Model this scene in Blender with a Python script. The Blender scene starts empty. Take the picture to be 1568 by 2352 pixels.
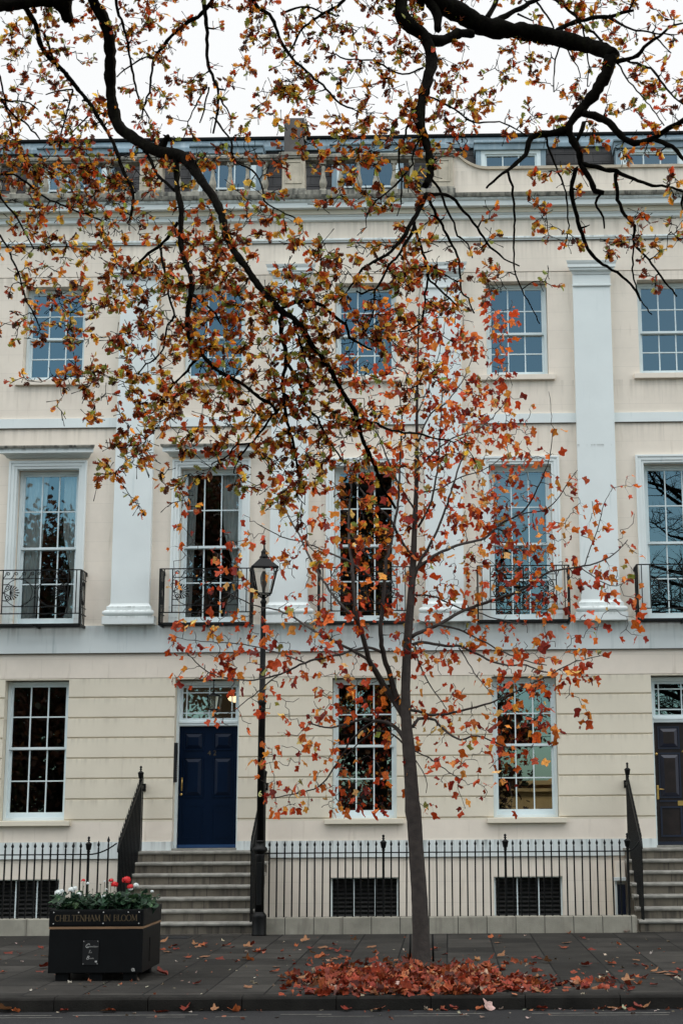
import bpy, math, random
import numpy as np
from math import sin, cos, pi, radians
from mathutils import Vector, Matrix

random.seed(7)
RNG = np.random.default_rng(11)
scene = bpy.context.scene
COL = scene.collection

# ------------------------------------------------------------------ camera model
PX, PY, FL = 970.0, 1176.0, 3480.0            # principal point and focal length on a 1568 x 2352 frame
CAM = np.array([0.0, -24.6, 1.75])
_d = np.array([60, 685, FL]); _d /= np.linalg.norm(_d)
_u = np.array([-120, -17676, FL]); _u /= np.linalg.norm(_u)
_u = _u - _d * (_u @ _d); _u /= np.linalg.norm(_u)
_r = np.cross(_d, _u)
if _r[0] < 0: _r = -_r
ROT = np.stack([_r, _d, _u])                   # rows: world axes in camera (x right, y down, z forward)

def at(x, y, Y=None, Z=None):
    """the point of the plane Y (or Z) that a sight line meets"""
    ray = ROT @ np.array([x - PX, y - PY, FL])
    t = (Y - CAM[1]) / ray[1] if Y is not None else (Z - CAM[2]) / ray[2]
    return CAM + t * ray

cam_data = bpy.data.cameras.new('camera')
cam = bpy.data.objects.new('camera', cam_data); COL.objects.link(cam)
R3 = Matrix([[ROT[i][0], -ROT[i][1], -ROT[i][2]] for i in range(3)])
M4 = R3.to_4x4(); M4.translation = Vector(CAM)
cam.matrix_world = M4
cam_data.sensor_fit = 'AUTO'; cam_data.sensor_width = 36
cam_data.lens = FL / 2352 * 36
cam_data.shift_x = (784 - PX) / 2352
cam_data.shift_y = 0.0
cam_data.clip_end = 3000; cam_data.clip_start = 0.1
scene.camera = cam

# ------------------------------------------------------------------ materials
MATS = {}
def nodes_of(m):
    m.use_nodes = True
    return m.node_tree.nodes, m.node_tree.links, m.node_tree.nodes['Principled BSDF']

def mat(name, col, rough=0.6, metal=0.0, var=0.12, scale=3.0, bump=0.0, bscale=40.0, spec=0.5, coord='Object', stain=None):
    """plain painted / stone material with broad mottling, fine grain and optional run-off streaks"""
    if name in MATS: return MATS[name]
    m = bpy.data.materials.new(name); N, L, b = nodes_of(m)
    tc = N.new('ShaderNodeTexCoord')
    n1 = N.new('ShaderNodeTexNoise'); n1.inputs['Scale'].default_value = scale; n1.inputs['Detail'].default_value = 6
    L.new(tc.outputs[coord], n1.inputs['Vector'])
    ramp = N.new('ShaderNodeMapRange'); ramp.inputs[1].default_value = .3; ramp.inputs[2].default_value = .7
    ramp.inputs[3].default_value = 1 - var; ramp.inputs[4].default_value = 1 + var * .5
    L.new(n1.outputs['Fac'], ramp.inputs[0])
    mul = N.new('ShaderNodeVectorMath'); mul.operation = 'SCALE'; mul.inputs[0].default_value = col
    L.new(ramp.outputs[0], mul.inputs['Scale'])
    out = mul.outputs[0]
    if stain:
        mp = N.new('ShaderNodeMapping'); mp.inputs['Scale'].default_value = (9, 9, .7)
        L.new(tc.outputs[coord], mp.inputs[0])
        n3 = N.new('ShaderNodeTexNoise'); n3.inputs['Scale'].default_value = 1.5; n3.inputs['Detail'].default_value = 8
        L.new(mp.outputs[0], n3.inputs['Vector'])
        r3 = N.new('ShaderNodeMapRange'); r3.inputs[1].default_value = stain[1]; r3.inputs[2].default_value = stain[1] + .16
        r3.inputs[4].default_value = stain[2]
        L.new(n3.outputs['Fac'], r3.inputs[0])
        mx = N.new('ShaderNodeMix'); mx.data_type = 'RGBA'
        L.new(r3.outputs[0], mx.inputs[0]); L.new(out, mx.inputs[6]); mx.inputs[7].default_value = (*stain[0], 1)
        out = mx.outputs[2]
    L.new(out, b.inputs['Base Color'])
    b.inputs['Roughness'].default_value = rough; b.inputs['Metallic'].default_value = metal
    b.inputs['Specular IOR Level'].default_value = spec
    if bump > 0:
        n2 = N.new('ShaderNodeTexNoise'); n2.inputs['Scale'].default_value = bscale; n2.inputs['Detail'].default_value = 8
        L.new(tc.outputs[coord], n2.inputs['Vector'])
        bp = N.new('ShaderNodeBump'); bp.inputs['Strength'].default_value = bump; bp.inputs['Distance'].default_value = .01
        L.new(n2.outputs['Fac'], bp.inputs['Height']); L.new(bp.outputs[0], b.inputs['Normal'])
    MATS[name] = m
    return m

def brick_mat(name, c1, c2, mortar, bw, rh, offset=.5, msize=.008, rough=.7, axis='XZ', off=(0, 0), bump=.3, var=.25, stain=None, smooth=.1):
    """blocks, slabs or slates laid to a real size"""
    m = bpy.data.materials.new(name); N, L, b = nodes_of(m)
    tc = N.new('ShaderNodeTexCoord')
    sp = N.new('ShaderNodeSeparateXYZ'); L.new(tc.outputs['Object'], sp.inputs[0])
    cb = N.new('ShaderNodeCombineXYZ')
    for k, a in enumerate(axis):
        ad = N.new('ShaderNodeMath'); ad.operation = 'ADD'; ad.inputs[1].default_value = off[k]
        L.new(sp.outputs[a], ad.inputs[0]); L.new(ad.outputs[0], cb.inputs[k])
    br = N.new('ShaderNodeTexBrick'); br.offset = offset; br.squash = 1
    br.inputs['Scale'].default_value = 1; br.inputs['Brick Width'].default_value = bw; br.inputs['Row Height'].default_value = rh
    br.inputs['Mortar Size'].default_value = msize; br.inputs['Mortar Smooth'].default_value = smooth
    br.inputs['Color1'].default_value = (*c1, 1); br.inputs['Color2'].default_value = (*c2, 1); br.inputs['Mortar'].default_value = (*mortar, 1)
    L.new(cb.outputs[0], br.inputs['Vector'])
    n1 = N.new('ShaderNodeTexNoise'); n1.inputs['Scale'].default_value = 2.3; n1.inputs['Detail'].default_value = 9; n1.inputs['Roughness'].default_value = .65
    L.new(tc.outputs['Object'], n1.inputs['Vector'])
    ramp = N.new('ShaderNodeMapRange'); ramp.inputs[1].default_value = .3; ramp.inputs[2].default_value = .7
    ramp.inputs[3].default_value = 1 - var; ramp.inputs[4].default_value = 1 + var
    L.new(n1.outputs['Fac'], ramp.inputs[0])
    mul = N.new('ShaderNodeVectorMath'); mul.operation = 'SCALE'
    L.new(br.outputs['Color'], mul.inputs[0]); L.new(ramp.outputs[0], mul.inputs['Scale'])
    out = mul.outputs[0]
    if stain:
        mp = N.new('ShaderNodeMapping'); mp.inputs['Scale'].default_value = stain[3] if len(stain) > 3 else (7, 7, .8)
        L.new(tc.outputs['Object'], mp.inputs[0])
        n3 = N.new('ShaderNodeTexNoise'); n3.inputs['Scale'].default_value = 1.5; n3.inputs['Detail'].default_value = 8
        L.new(mp.outputs[0], n3.inputs['Vector'])
        r3 = N.new('ShaderNodeMapRange'); r3.inputs[1].default_value = stain[1]; r3.inputs[2].default_value = stain[1] + .15
        r3.inputs[4].default_value = stain[2]
        L.new(n3.outputs['Fac'], r3.inputs[0])
        mx = N.new('ShaderNodeMix'); mx.data_type = 'RGBA'
        L.new(r3.outputs[0], mx.inputs[0]); L.new(out, mx.inputs[6]); mx.inputs[7].default_value = (*stain[0], 1)
        out = mx.outputs[2]
    L.new(out, b.inputs['Base Color']); b.inputs['Roughness'].default_value = rough; b.inputs['Specular IOR Level'].default_value = .18
    n2 = N.new('ShaderNodeTexNoise'); n2.inputs['Scale'].default_value = 60; n2.inputs['Detail'].default_value = 6
    L.new(tc.outputs['Object'], n2.inputs['Vector'])
    sub = N.new('ShaderNodeMath'); sub.operation = 'MULTIPLY_ADD'; sub.inputs[1].default_value = -1.5
    L.new(br.outputs['Fac'], sub.inputs[0]); L.new(n2.outputs['Fac'], sub.inputs[2])
    bp = N.new('ShaderNodeBump'); bp.inputs['Strength'].default_value = bump; bp.inputs['Distance'].default_value = .008
    L.new(sub.outputs[0], bp.inputs['Height']); L.new(bp.outputs[0], b.inputs['Normal'])
    MATS[name] = m
    return m

CREAM = (.76, .68, .58); PALE = (.70, .745, .73)
m_render = brick_mat('cream_render', CREAM, tuple(c * .975 for c in CREAM), tuple(c * .84 for c in CREAM), 2.56, .3235, msize=.003, smooth=.3, off=(.2, .0), bump=.12, var=.055, stain=((.42, .35, .27), .60, .38))
m_rust = mat('cream_ground_floor', (.68, .62, .50), .75, var=.07, scale=1.3, bump=.15, bscale=25, stain=((.45, .38, .29), .62, .35))
m_pale = mat('pale_blue_paint', PALE, .55, var=.06, scale=1.5, bump=.1, bscale=18, stain=((.42, .50, .50), .62, .4))
m_band = mat('pale_band_paint', tuple(c * .95 for c in PALE), .55, var=.07, scale=1.1, bump=.12, bscale=14, stain=((.34, .41, .41), .58, .5))
m_joinery = mat('white_joinery', (.67, .75, .76), .4, var=.05, scale=4)
m_weather = mat('lichened_stone', (.30, .285, .24), .9, var=.45, scale=9, bump=.6, bscale=50, stain=((.05, .05, .045), .5, .85))
m_baluster = mat('weathered_baluster_stone', (.40, .37, .30), .85, var=.35, scale=11, bump=.4, bscale=50, stain=((.13, .12, .10), .55, .7))
m_panelstone = mat('buff_panel_stone', (.52, .46, .36), .85, var=.2, scale=7, bump=.4, bscale=40, stain=((.2, .18, .14), .56, .6))
def add_drips(m, levels, length, colr, strength):
    """rain-washed dirt hanging in streaks under ledges at known heights"""
    N = m.node_tree.nodes; L = m.node_tree.links; b = N['Principled BSDF']; src = b.inputs['Base Color'].links[0].from_socket
    tc = N.new('ShaderNodeTexCoord'); sp = N.new('ShaderNodeSeparateXYZ'); L.new(tc.outputs['Object'], sp.inputs[0])
    acc = None
    for z0 in levels:
        su = N.new('ShaderNodeMath'); su.operation = 'SUBTRACT'; su.inputs[0].default_value = z0; L.new(sp.outputs['Z'], su.inputs[1])
        mr = N.new('ShaderNodeMapRange'); mr.inputs[1].default_value = 0; mr.inputs[2].default_value = length; mr.inputs[3].default_value = 1; mr.inputs[4].default_value = 0; L.new(su.outputs[0], mr.inputs[0])
        gt = N.new('ShaderNodeMath'); gt.operation = 'GREATER_THAN'; gt.inputs[1].default_value = -.001; L.new(su.outputs[0], gt.inputs[0])
        mu = N.new('ShaderNodeMath'); mu.operation = 'MULTIPLY'; L.new(mr.outputs[0], mu.inputs[0]); L.new(gt.outputs[0], mu.inputs[1])
        if acc is None: acc = mu
        else:
            mxx = N.new('ShaderNodeMath'); mxx.operation = 'MAXIMUM'; L.new(acc.outputs[0], mxx.inputs[0]); L.new(mu.outputs[0], mxx.inputs[1]); acc = mxx
    mp = N.new('ShaderNodeMapping'); mp.inputs['Scale'].default_value = (11, 11, .55); L.new(tc.outputs['Object'], mp.inputs[0])
    nz = N.new('ShaderNodeTexNoise'); nz.inputs['Scale'].default_value = 1.3; nz.inputs['Detail'].default_value = 7; L.new(mp.outputs[0], nz.inputs['Vector'])
    n0 = N.new('ShaderNodeTexNoise'); n0.inputs['Scale'].default_value = .9; L.new(tc.outputs['Object'], n0.inputs['Vector'])
    r1 = N.new('ShaderNodeMapRange'); r1.inputs[1].default_value = .46; r1.inputs[2].default_value = .66; L.new(nz.outputs['Fac'], r1.inputs[0])
    r0 = N.new('ShaderNodeMapRange'); r0.inputs[1].default_value = .35; r0.inputs[2].default_value = .65; r0.inputs[3].default_value = .25; r0.inputs[4].default_value = strength; L.new(n0.outputs['Fac'], r0.inputs[0])
    pw = N.new('ShaderNodeMath'); pw.operation = 'POWER'; pw.inputs[1].default_value = 1.8; L.new(acc.outputs[0], pw.inputs[0])
    m1 = N.new('ShaderNodeMath'); m1.operation = 'MULTIPLY'; L.new(pw.outputs[0], m1.inputs[0]); L.new(r1.outputs[0], m1.inputs[1])
    m2 = N.new('ShaderNodeMath'); m2.operation = 'MULTIPLY'; L.new(m1.outputs[0], m2.inputs[0]); L.new(r0.outputs[0], m2.inputs[1])
    mx = N.new('ShaderNodeMix'); mx.data_type = 'RGBA'; L.new(m2.outputs[0], mx.inputs[0]); L.new(src, mx.inputs[6]); mx.inputs[7].default_value = (*colr, 1)
    L.new(mx.outputs[2], b.inputs['Base Color'])
add_drips(m_render, (11.70, 11.315, 10.75, 8.83, 8.085, 12.55), .55, (.28, .245, .19), .45)
add_drips(m_rust, (4.29, 3.89, 3.57, 3.245, 2.925, 2.6, 2.275, 1.95, 1.545), .16, (.30, .26, .20), .5)
add_drips(m_band, (4.745, 1.29), .30, (.14, .15, .14), .85)
add_drips(m_pale, (5.05, 4.985, 4.88, 7.69, 12.02, 11.39), .07, (.10, .10, .08), .9)
m_slate = brick_mat('roof_slate', (.020, .020, .021), (.036, .034, .034), (.007, .007, .007), .34, .21, msize=.006, rough=.55, axis='XZ', bump=.7, var=.3)
m_lead = mat('blue_grey_lead', (.20, .28, .33), .5, var=.35, scale=2.2, bump=.25, bscale=9, stain=((.38, .46, .50), .55, .6))
m_chim = mat('dark_chimney_render', (.11, .10, .095), .9, var=.3, scale=5, bump=.5, bscale=45)
m_iron = mat('black_iron', (.0035, .0038, .0038), .5, var=.3, scale=14, bump=.15, bscale=70, spec=.2)
m_blackpaint = mat('black_planter_paint', (.0035, .004, .0045), .5, var=.25, scale=4, bump=.08, bscale=12, spec=.16)
m_navy = mat('navy_door_paint', (.001, .0065, .021), .38, var=.12, scale=3, bump=.05, bscale=8, spec=.14)
m_brown = mat('dark_stained_door', (.018, .012, .011), .45, var=.4, scale=7, spec=.3)
m_navypanel = mat('blue_black_door_mould', (.008, .012, .030), .35, var=.2)
m_brass = mat('brass', (.62, .40, .13), .3, metal=.85, var=.15, scale=12)
m_gold = mat('dull_gold_lettering', (.085, .06, .03), .5, metal=.2, var=.2)
m_goldline = mat('tan_trim_strip', (.22, .13, .07), .5, var=.15)
m_silver = mat('pale_lettering', (.42, .42, .40), .5, var=.1)
m_yellow = mat('yellow_number_paint', (.55, .55, .22), .6, var=.1)
m_step = brick_mat('worn_step_stone', (.115, .100, .078), (.17, .148, .115), (.03, .027, .024), .63, 8.0, offset=.5, msize=.004, rough=.8, axis='XZ', off=(.1, 2), bump=.35, var=.3, stain=((.045, .04, .035), .50, .8))
m_nose = mat('step_nosing_stone', (.26, .25, .22), .8, var=.35, scale=8, bump=.35, bscale=60)
m_plinth = brick_mat('plinth_stone', (.25, .237, .195), (.30, .284, .233), (.05, .046, .04), .4175, 3.0, offset=0, msize=.006, rough=.85, axis='XZ', off=(1.97, 1), bump=.5, var=.25, stain=((.16, .145, .12), .54, .6))
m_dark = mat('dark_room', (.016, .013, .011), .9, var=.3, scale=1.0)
m_louver = mat('black_louvre', (.006, .006, .006), .5)
m_curtain = mat('sheer_curtain', (.93, .93, .88), .85, var=.08, scale=5)
m_bark = mat('young_bark', (.034, .026, .022), .85, var=.45, scale=14, bump=.7, bscale=45)
m_oakbark = mat('oak_bark', (.0045, .004, .003), .95, var=.6, scale=11, bump=1.0, bscale=30, stain=((.011, .012, .006), .55, .4), spec=.03)
m_soil = mat('planter_soil', (.02, .014, .01), 1)
m_asphalt = mat('asphalt', (.025, .025, .026), .85, var=.3, scale=1.6, bump=1.0, bscale=150, spec=.2)
m_kerb = mat('kerb_stone', (.015, .0138, .012), .85, var=.5, scale=4, bump=.5, bscale=60, spec=.15)
m_line = mat('worn_road_line', (.13, .125, .11), .8, var=.6, scale=18)
m_bin = mat('warm_sandstone', (.72, .46, .22), .9, var=.2, scale=2)
m_grass = mat('verge_grass', (.035, .045, .02), 1, var=.4, scale=6)
m_grate = mat('cast_iron_cover', (.016, .016, .017), .6, var=.4, scale=30)
m_blind = mat('dormer_blind', (.10, .19, .24), .6, var=.1)
m_cable = mat('intercom_black', (.010, .010, .011), .35)

def emis(name, col, s):
    m = bpy.data.materials.new(name); N, L, b = nodes_of(m)
    b.inputs['Base Color'].default_value = (*col, 1); b.inputs['Emission Color'].default_value = (*col, 1); b.inputs['Emission Strength'].default_value = s
    return m
m_lamp = emis('lit_lamp_glass', (1, .72, .38), 2.2)
m_hall = emis('glowing_hall_wall', (.50, .36, .20), .035)

def glass_mat(name, fac, tint=(1, 1, 1), rough=0.0, wob=.03):
    m = bpy.data.materials.new(name); m.use_nodes = True; N = m.node_tree.nodes; L = m.node_tree.links; N.clear()
    o = N.new('ShaderNodeOutputMaterial'); mx = N.new('ShaderNodeMixShader')
    t = N.new('ShaderNodeBsdfTransparent'); g = N.new('ShaderNodeBsdfGlossy')
    g.inputs['Roughness'].default_value = rough; g.inputs['Color'].default_value = (*tint, 1)
    t.inputs['Color'].default_value = (.96, .98, .98, 1)
    lw = N.new('ShaderNodeFresnel'); lw.inputs['IOR'].default_value = 1.5
    ad = N.new('ShaderNodeMath'); ad.operation = 'ADD'; ad.inputs[1].default_value = fac
    tc = N.new('ShaderNodeTexCoord'); n = N.new('ShaderNodeTexNoise'); n.inputs['Scale'].default_value = 1.6; n.inputs['Detail'].default_value = 1
    L.new(tc.outputs['Object'], n.inputs['Vector'])
    bp = N.new('ShaderNodeBump'); bp.inputs['Strength'].default_value = wob; bp.inputs['Distance'].default_value = .012
    L.new(n.outputs['Fac'], bp.inputs['Height']); L.new(bp.outputs[0], g.inputs['Normal'])
    L.new(lw.outputs[0], ad.inputs[0]); L.new(ad.outputs[0], mx.inputs[0]); L.new(t.outputs[0], mx.inputs[1]); L.new(g.outputs[0], mx.inputs[2])
    L.new(mx.outputs[0], o.inputs[0])
    return m
m_glass = glass_mat('window_glass', .21, (.76, .93, .98))
m_lglass = glass_mat('lantern_glass', .03, wob=.0)

def leaf_mat(name, trans=.45, rough=.5):
    m = bpy.data.materials.new(name); N, L, b = nodes_of(m)
    a = N.new('ShaderNodeAttribute'); a.attribute_name = 'leaf'
    tc = N.new('ShaderNodeTexCoord'); n = N.new('ShaderNodeTexNoise'); n.inputs['Scale'].default_value = 45; n.inputs['Detail'].default_value = 4
    L.new(tc.outputs['Object'], n.inputs['Vector'])
    r = N.new('ShaderNodeMapRange'); r.inputs[1].default_value = .3; r.inputs[2].default_value = .7; r.inputs[3].default_value = .6; r.inputs[4].default_value = 1.3
    L.new(n.outputs['Fac'], r.inputs[0])
    mu = N.new('ShaderNodeVectorMath'); mu.operation = 'SCALE'; L.new(a.outputs['Color'], mu.inputs[0]); L.new(r.outputs[0], mu.inputs['Scale'])
    L.new(mu.outputs[0], b.inputs['Base Color']); b.inputs['Roughness'].default_value = rough
    b.inputs['Specular IOR Level'].default_value = .3
    t = N.new('ShaderNodeBsdfTranslucent'); L.new(mu.outputs[0], t.inputs['Color'])
    mx = N.new('ShaderNodeMixShader'); mx.inputs[0].default_value = trans
    o = N['Material Output']; L.new(b.outputs[0], mx.inputs[1]); L.new(t.outputs[0], mx.inputs[2]); L.new(mx.outputs[0], o.inputs[0])
    return m
m_oakleaf = leaf_mat('oak_leaf', .42)
m_tulipleaf = leaf_mat('tulip_tree_leaf', .38)
m_fallen = leaf_mat('fallen_leaf', .12, .6)
m_geran = leaf_mat('geranium_leaf', .15, .55)

# ------------------------------------------------------------------ mesh helpers
class MB:
    def __init__(s): s.v = []; s.f = []; s.sm = []
    def add(s, v, f, smooth=False):
        o = len(s.v); s.v.extend([tuple(map(float, p)) for p in v]); s.f.extend([tuple(i + o for i in q) for q in f]); s.sm.extend([smooth] * len(f)); return s
    def box(s, x0, x1, y0, y1, z0, z1):
        v = [(x0, y0, z0), (x1, y0, z0), (x1, y1, z0), (x0, y1, z0), (x0, y0, z1), (x1, y0, z1), (x1, y1, z1), (x0, y1, z1)]
        return s.add(v, [(0, 3, 2, 1), (4, 5, 6, 7), (0, 1, 5, 4), (1, 2, 6, 5), (2, 3, 7, 6), (3, 0, 4, 7)])
    def prof(s, pts, x0, x1, m0=0.0, m1=0.0, base=0.0):
        """(y,z) outline swept along X; m0/m1 mitre the ends by the projection of each point from y=base"""
        n = len(pts)
        a = [(x0 - m0 * (base - y), y, z) for y, z in pts]; b = [(x1 + m1 * (base - y), y, z) for y, z in pts]
        f = [(i, (i + 1) % n, n + (i + 1) % n, n + i) for i in range(n)]
        return s.add(a + b, f + [tuple(range(n))[::-1], tuple(range(n, 2 * n))])
    def tube(s, pts, r, sides=6, caps=True):
        pts = [Vector(p) for p in pts]; n = len(pts)
        if not hasattr(r, '__len__'): r = [r] * n
        vs = []; up = Vector((.13, .9, .31)).normalized()
        for i, p in enumerate(pts):
            t = (pts[min(i + 1, n - 1)] - pts[max(i - 1, 0)])
            if t.length < 1e-9: t = Vector((0, 0, 1))
            t.normalize()
            a = up - t * up.dot(t)
            if a.length < .05: a = t.orthogonal()
            a.normalize(); b = t.cross(a); up = a
            for k in range(sides):
                w = 2 * pi * k / sides
                vs.append(p + (a * cos(w) + b * sin(w)) * r[i])
        f = [(i * sides + k, i * sides + (k + 1) % sides, (i + 1) * sides + (k + 1) % sides, (i + 1) * sides + k) for i in range(n - 1) for k in range(sides)]
        if caps: f += [tuple(range(sides))[::-1], tuple(range((n - 1) * sides, n * sides))]
        return s.add(vs, f, True)
    def lathe(s, prof, c=(0, 0, 0), sides=16, rot=0):
        vs = []; n = len(prof)
        for r, z in prof:
            for k in range(sides):
                w = 2 * pi * k / sides + rot
                vs.append((c[0] + r * cos(w), c[1] + r * sin(w), c[2] + z))
        f = [(i * sides + k, i * sides + (k + 1) % sides, (i + 1) * sides + (k + 1) % sides, (i + 1) * sides + k) for i in range(n - 1) for k in range(sides)]
        f += [tuple(range(sides))[::-1], tuple(range((n - 1) * sides, n * sides))]
        return s.add(vs, f, sides > 8)
    def build(s, name, material, parent=None, loc=None, bevel=0.0):
        me = bpy.data.meshes.new(name); me.from_pydata(s.v, [], s.f); me.update()
        me.polygons.foreach_set('use_smooth', s.sm)
        me.materials.append(material)
        o = bpy.data.objects.new(name, me); COL.objects.link(o)
        if parent: o.parent = parent
        if loc: o.location = loc
        if bevel:
            b = o.modifiers.new('bevel', 'BEVEL'); b.width = bevel; b.segments = 2; b.limit_method = 'ANGLE'; b.angle_limit = radians(50)
        return o

def tag(o, label=None, cat=None, group=None, kind=None):
    if label: o['label'] = label
    if cat: o['category'] = cat
    if group: o['group'] = group
    if kind: o['kind'] = kind
    return o
def empty(name, loc=(0, 0, 0), rz=0):
    o = bpy.data.objects.new(name, None); o.location = loc; o.rotation_euler = (0, 0, rz); o.empty_display_size = .2
    COL.objects.link(o); return o
def link_copy(o, parent):
    c = o.copy(); COL.objects.link(c); c.parent = parent; return c
def copy_tree(o, parent=None):
    c = link_copy(o, parent)
    for ch in list(o.children): copy_tree(ch, c)
    return c

def text_mesh(name, s, size, material, parent, loc, rot=(pi / 2, 0, 0), shear=0.0, extrude=.001, align='CENTER', weight=0.0):
    cu = bpy.data.curves.new('t', 'FONT'); cu.body = s; cu.size = size; cu.extrude = extrude; cu.align_x = align; cu.align_y = 'CENTER'; cu.shear = shear; cu.offset = weight
    t = bpy.data.objects.new('t', cu); COL.objects.link(t)
    dg = bpy.context.evaluated_depsgraph_get(); me = bpy.data.meshes.new_from_object(t.evaluated_get(dg))
    bpy.data.objects.remove(t); bpy.data.curves.remove(cu)
    me.materials.clear(); me.materials.append(material); me.name = name
    o = bpy.data.objects.new(name, me); COL.objects.link(o); o.parent = parent; o.location = loc; o.rotation_euler = rot
    return o

# ------------------------------------------------------------------ bay layout (metres, wall plane Y = 0)
BAYS = [-6.62, -3.89, -1.33, 1.235, 3.80, 6.36, 8.92]
PIL = [-5.17, -2.58, -0.03, 2.50, 5.08, 7.64]
XL, XR = -14.0, 27.0  # right end runs on unseen, lengthened to block the low sun
DOORS = [-3.89, 3.80]
WIN_G = [-6.66, -1.345, 1.235, 6.36, 8.92]
holes = []
for x in BAYS: holes.append((x - .52, x + .52, 8.92, 10.59))
for x in BAYS: holes.append((x - .52, x + .52, 4.76, 7.39))
for x in WIN_G: holes.append((x - .52, x + .52, 1.63, 3.87))
for x in DOORS: holes.append((x - .52, x + .52, 1.15, 3.87))
for x in [-6.72, -1.345, 1.24, 6.36, 8.92]: holes.append((x - .54, x + .54, .05, .715))
GROOVES = [1.63, 1.957, 2.28, 2.605, 2.93, 3.25, 3.575, 3.895]

house = empty('terraced_house', (0, 0, 0))
tag(house, 'long cream and pale blue stucco terraced house of three storeys under a dark mansard roof', 'building')

def spans(z0, z1):
    """(za, zb, [free x-intervals]) between openings"""
    cuts = sorted({z0, z1} | {h[2] for h in holes if z0 < h[2] < z1} | {h[3] for h in holes if z0 < h[3] < z1})
    for a, b in zip(cuts, cuts[1:]):
        m = (a + b) / 2; x = XL; out = []
        for h in sorted(h for h in holes if h[2] < m < h[3]):
            out.append((x, h[0])); x = h[1]
        out.append((x, XR)); yield a, b, out

w = MB()
for z0, z1, y in [(-1.7, 1.03, .02), (1.29, 1.60, 0), (3.895, 4.30, 0), (4.745, 8.09, 0), (8.25, 10.748, 0), (10.762, 11.32, 0), (11.39, 11.80, 0)]:
    for a, b, xs in spans(z0, z1):
        for x0, x1 in xs: w.box(x0, x1, y, .32, a, b)
w.box(XL, XR, .014, .32, 10.748, 10.762)
w.build('upper_wall', m_render, house)
w = MB()
for a, b, xs in spans(1.60, 1.63):
    for x0, x1 in xs: w.box(x0, x1, .0, .32, a, b)
for g0, g1 in zip(GROOVES, GROOVES[1:]):
    for a, b, xs in spans(g0, g1):
        for x0, x1 in xs:
            c0 = .022 if a == g0 else 0; c1 = .010 if b == g1 else 0
            w.prof([(.32, a), (.028 if c0 else 0, a), (0, a + c0), (0, b - c1), (.028 if c1 else 0, b - (.0 if c1 else 0)), (.32, b)], x0, x1)
w.build('rusticated_wall', m_rust, house)
# pale painted bands
def band(z0, z1, y, name, mm, weather=False):
    w = MB()
    for a, b, xs in spans(z0, z1):
        for x0, x1 in xs: w.box(x0, x1, y, .32, a, b)
    w.build(name, mm, house)
band(1.03, 1.29, -.018, 'plinth_band', m_band)
band(4.30, 4.745, -.05, 'storey_band', m_band)
band(8.09, 8.25, -.035, 'string_course', m_pale)
w = MB(); w.prof([(.32, 11.32), (-.03, 11.32), (-.03, 11.335), (-.055, 11.35), (-.055, 11.372), (-.035, 11.39), (.32, 11.39)], XL, XR)
w.build('string_course', m_pale, house)
# cornice
w = MB()
w.prof([(.32, 11.885), (-.205, 11.885), (-.21, 11.97), (-.225, 11.975), (-.245, 11.995), (-.25, 12.02), (.32, 12.02)], XL, XR)
w.prof([(.32, 11.70), (-.02, 11.70), (-.055, 11.715), (-.06, 11.765), (-.075, 11.775), (-.085, 11.802), (.32, 11.802)], XL, XR)
MB().box(XL, XR, -.105, .32, 11.802, 11.885).build('cornice_soffit', m_rust, house)
w.build('cornice', m_pale, house)
w = MB(); w.prof([(.3, 12.022), (-.275, 12.022), (-.29, 12.05), (-.30, 12.085), (-.20, 12.11), (.3, 12.11)], XL, XR)
w.build('cornice_weathering', m_weather, house)
w = MB()
for z, y in ((4.296, -.046), (8.086, -.032), (11.316, -.026), (10.755, .012), (1.027, .0)):
    for a, b, xs in spans(z - .004, z + .003):
        for x0, x1 in xs: w.box(x0, x1, y, .1, z - .005, z + .0028)
w.build('dark_line', mat('dark_line_tone', (.10, .09, .075), .9, var=.5, scale=6), house)  # thin dark lines below the bands and in the wall groove
# ---------------------------------------------------------------- parapet: balustrade left, solid parapet right
bal = MB().box(XL, .16, -.17, .08, 12.112, 12.22).box(XL, .16, -.14, .05, 12.22, 12.235).build('balustrade', m_weather, house, bevel=.006)
rail = MB(); rail.prof([(.06, 12.79), (-.14, 12.79), (-.14, 12.81), (-.17, 12.825), (-.17, 12.87), (-.12, 12.90), (.05, 12.90)], XL, .16)
rail.build('top_rail', m_weather, bal)
pf = [(.052, 0), (.052, .035), (.035, .04), (.032, .055), (.055, .09), (.066, .14), (.062, .19), (.045, .25), (.032, .33), (.028, .41), (.036, .43), (.036, .445), (.03, .455), (.032, .475), (.05, .49), (.052, .50), (.052, .555)]
bm_ = MB().lathe(pf[2:-2], sides=14); bm_.box(-.052, .052, -.052, .052, 0, .038); bm_.box(-.052, .052, -.052, .052, .495, .555)
b0 = None
bx = [-5.5 - .275 * k for k in range(12)] + [-3.07 - .3 * k for k in range(6)] + [-2.06 + .306 * k for k in range(6)]
for x in bx:
    if b0 is None:
        b0 = bm_.build('baluster', m_baluster, bal, (x, -.045, 12.235)); o = b0
    else: o = link_copy(b0, bal); o.location = (x, -.045, 12.235)
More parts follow.
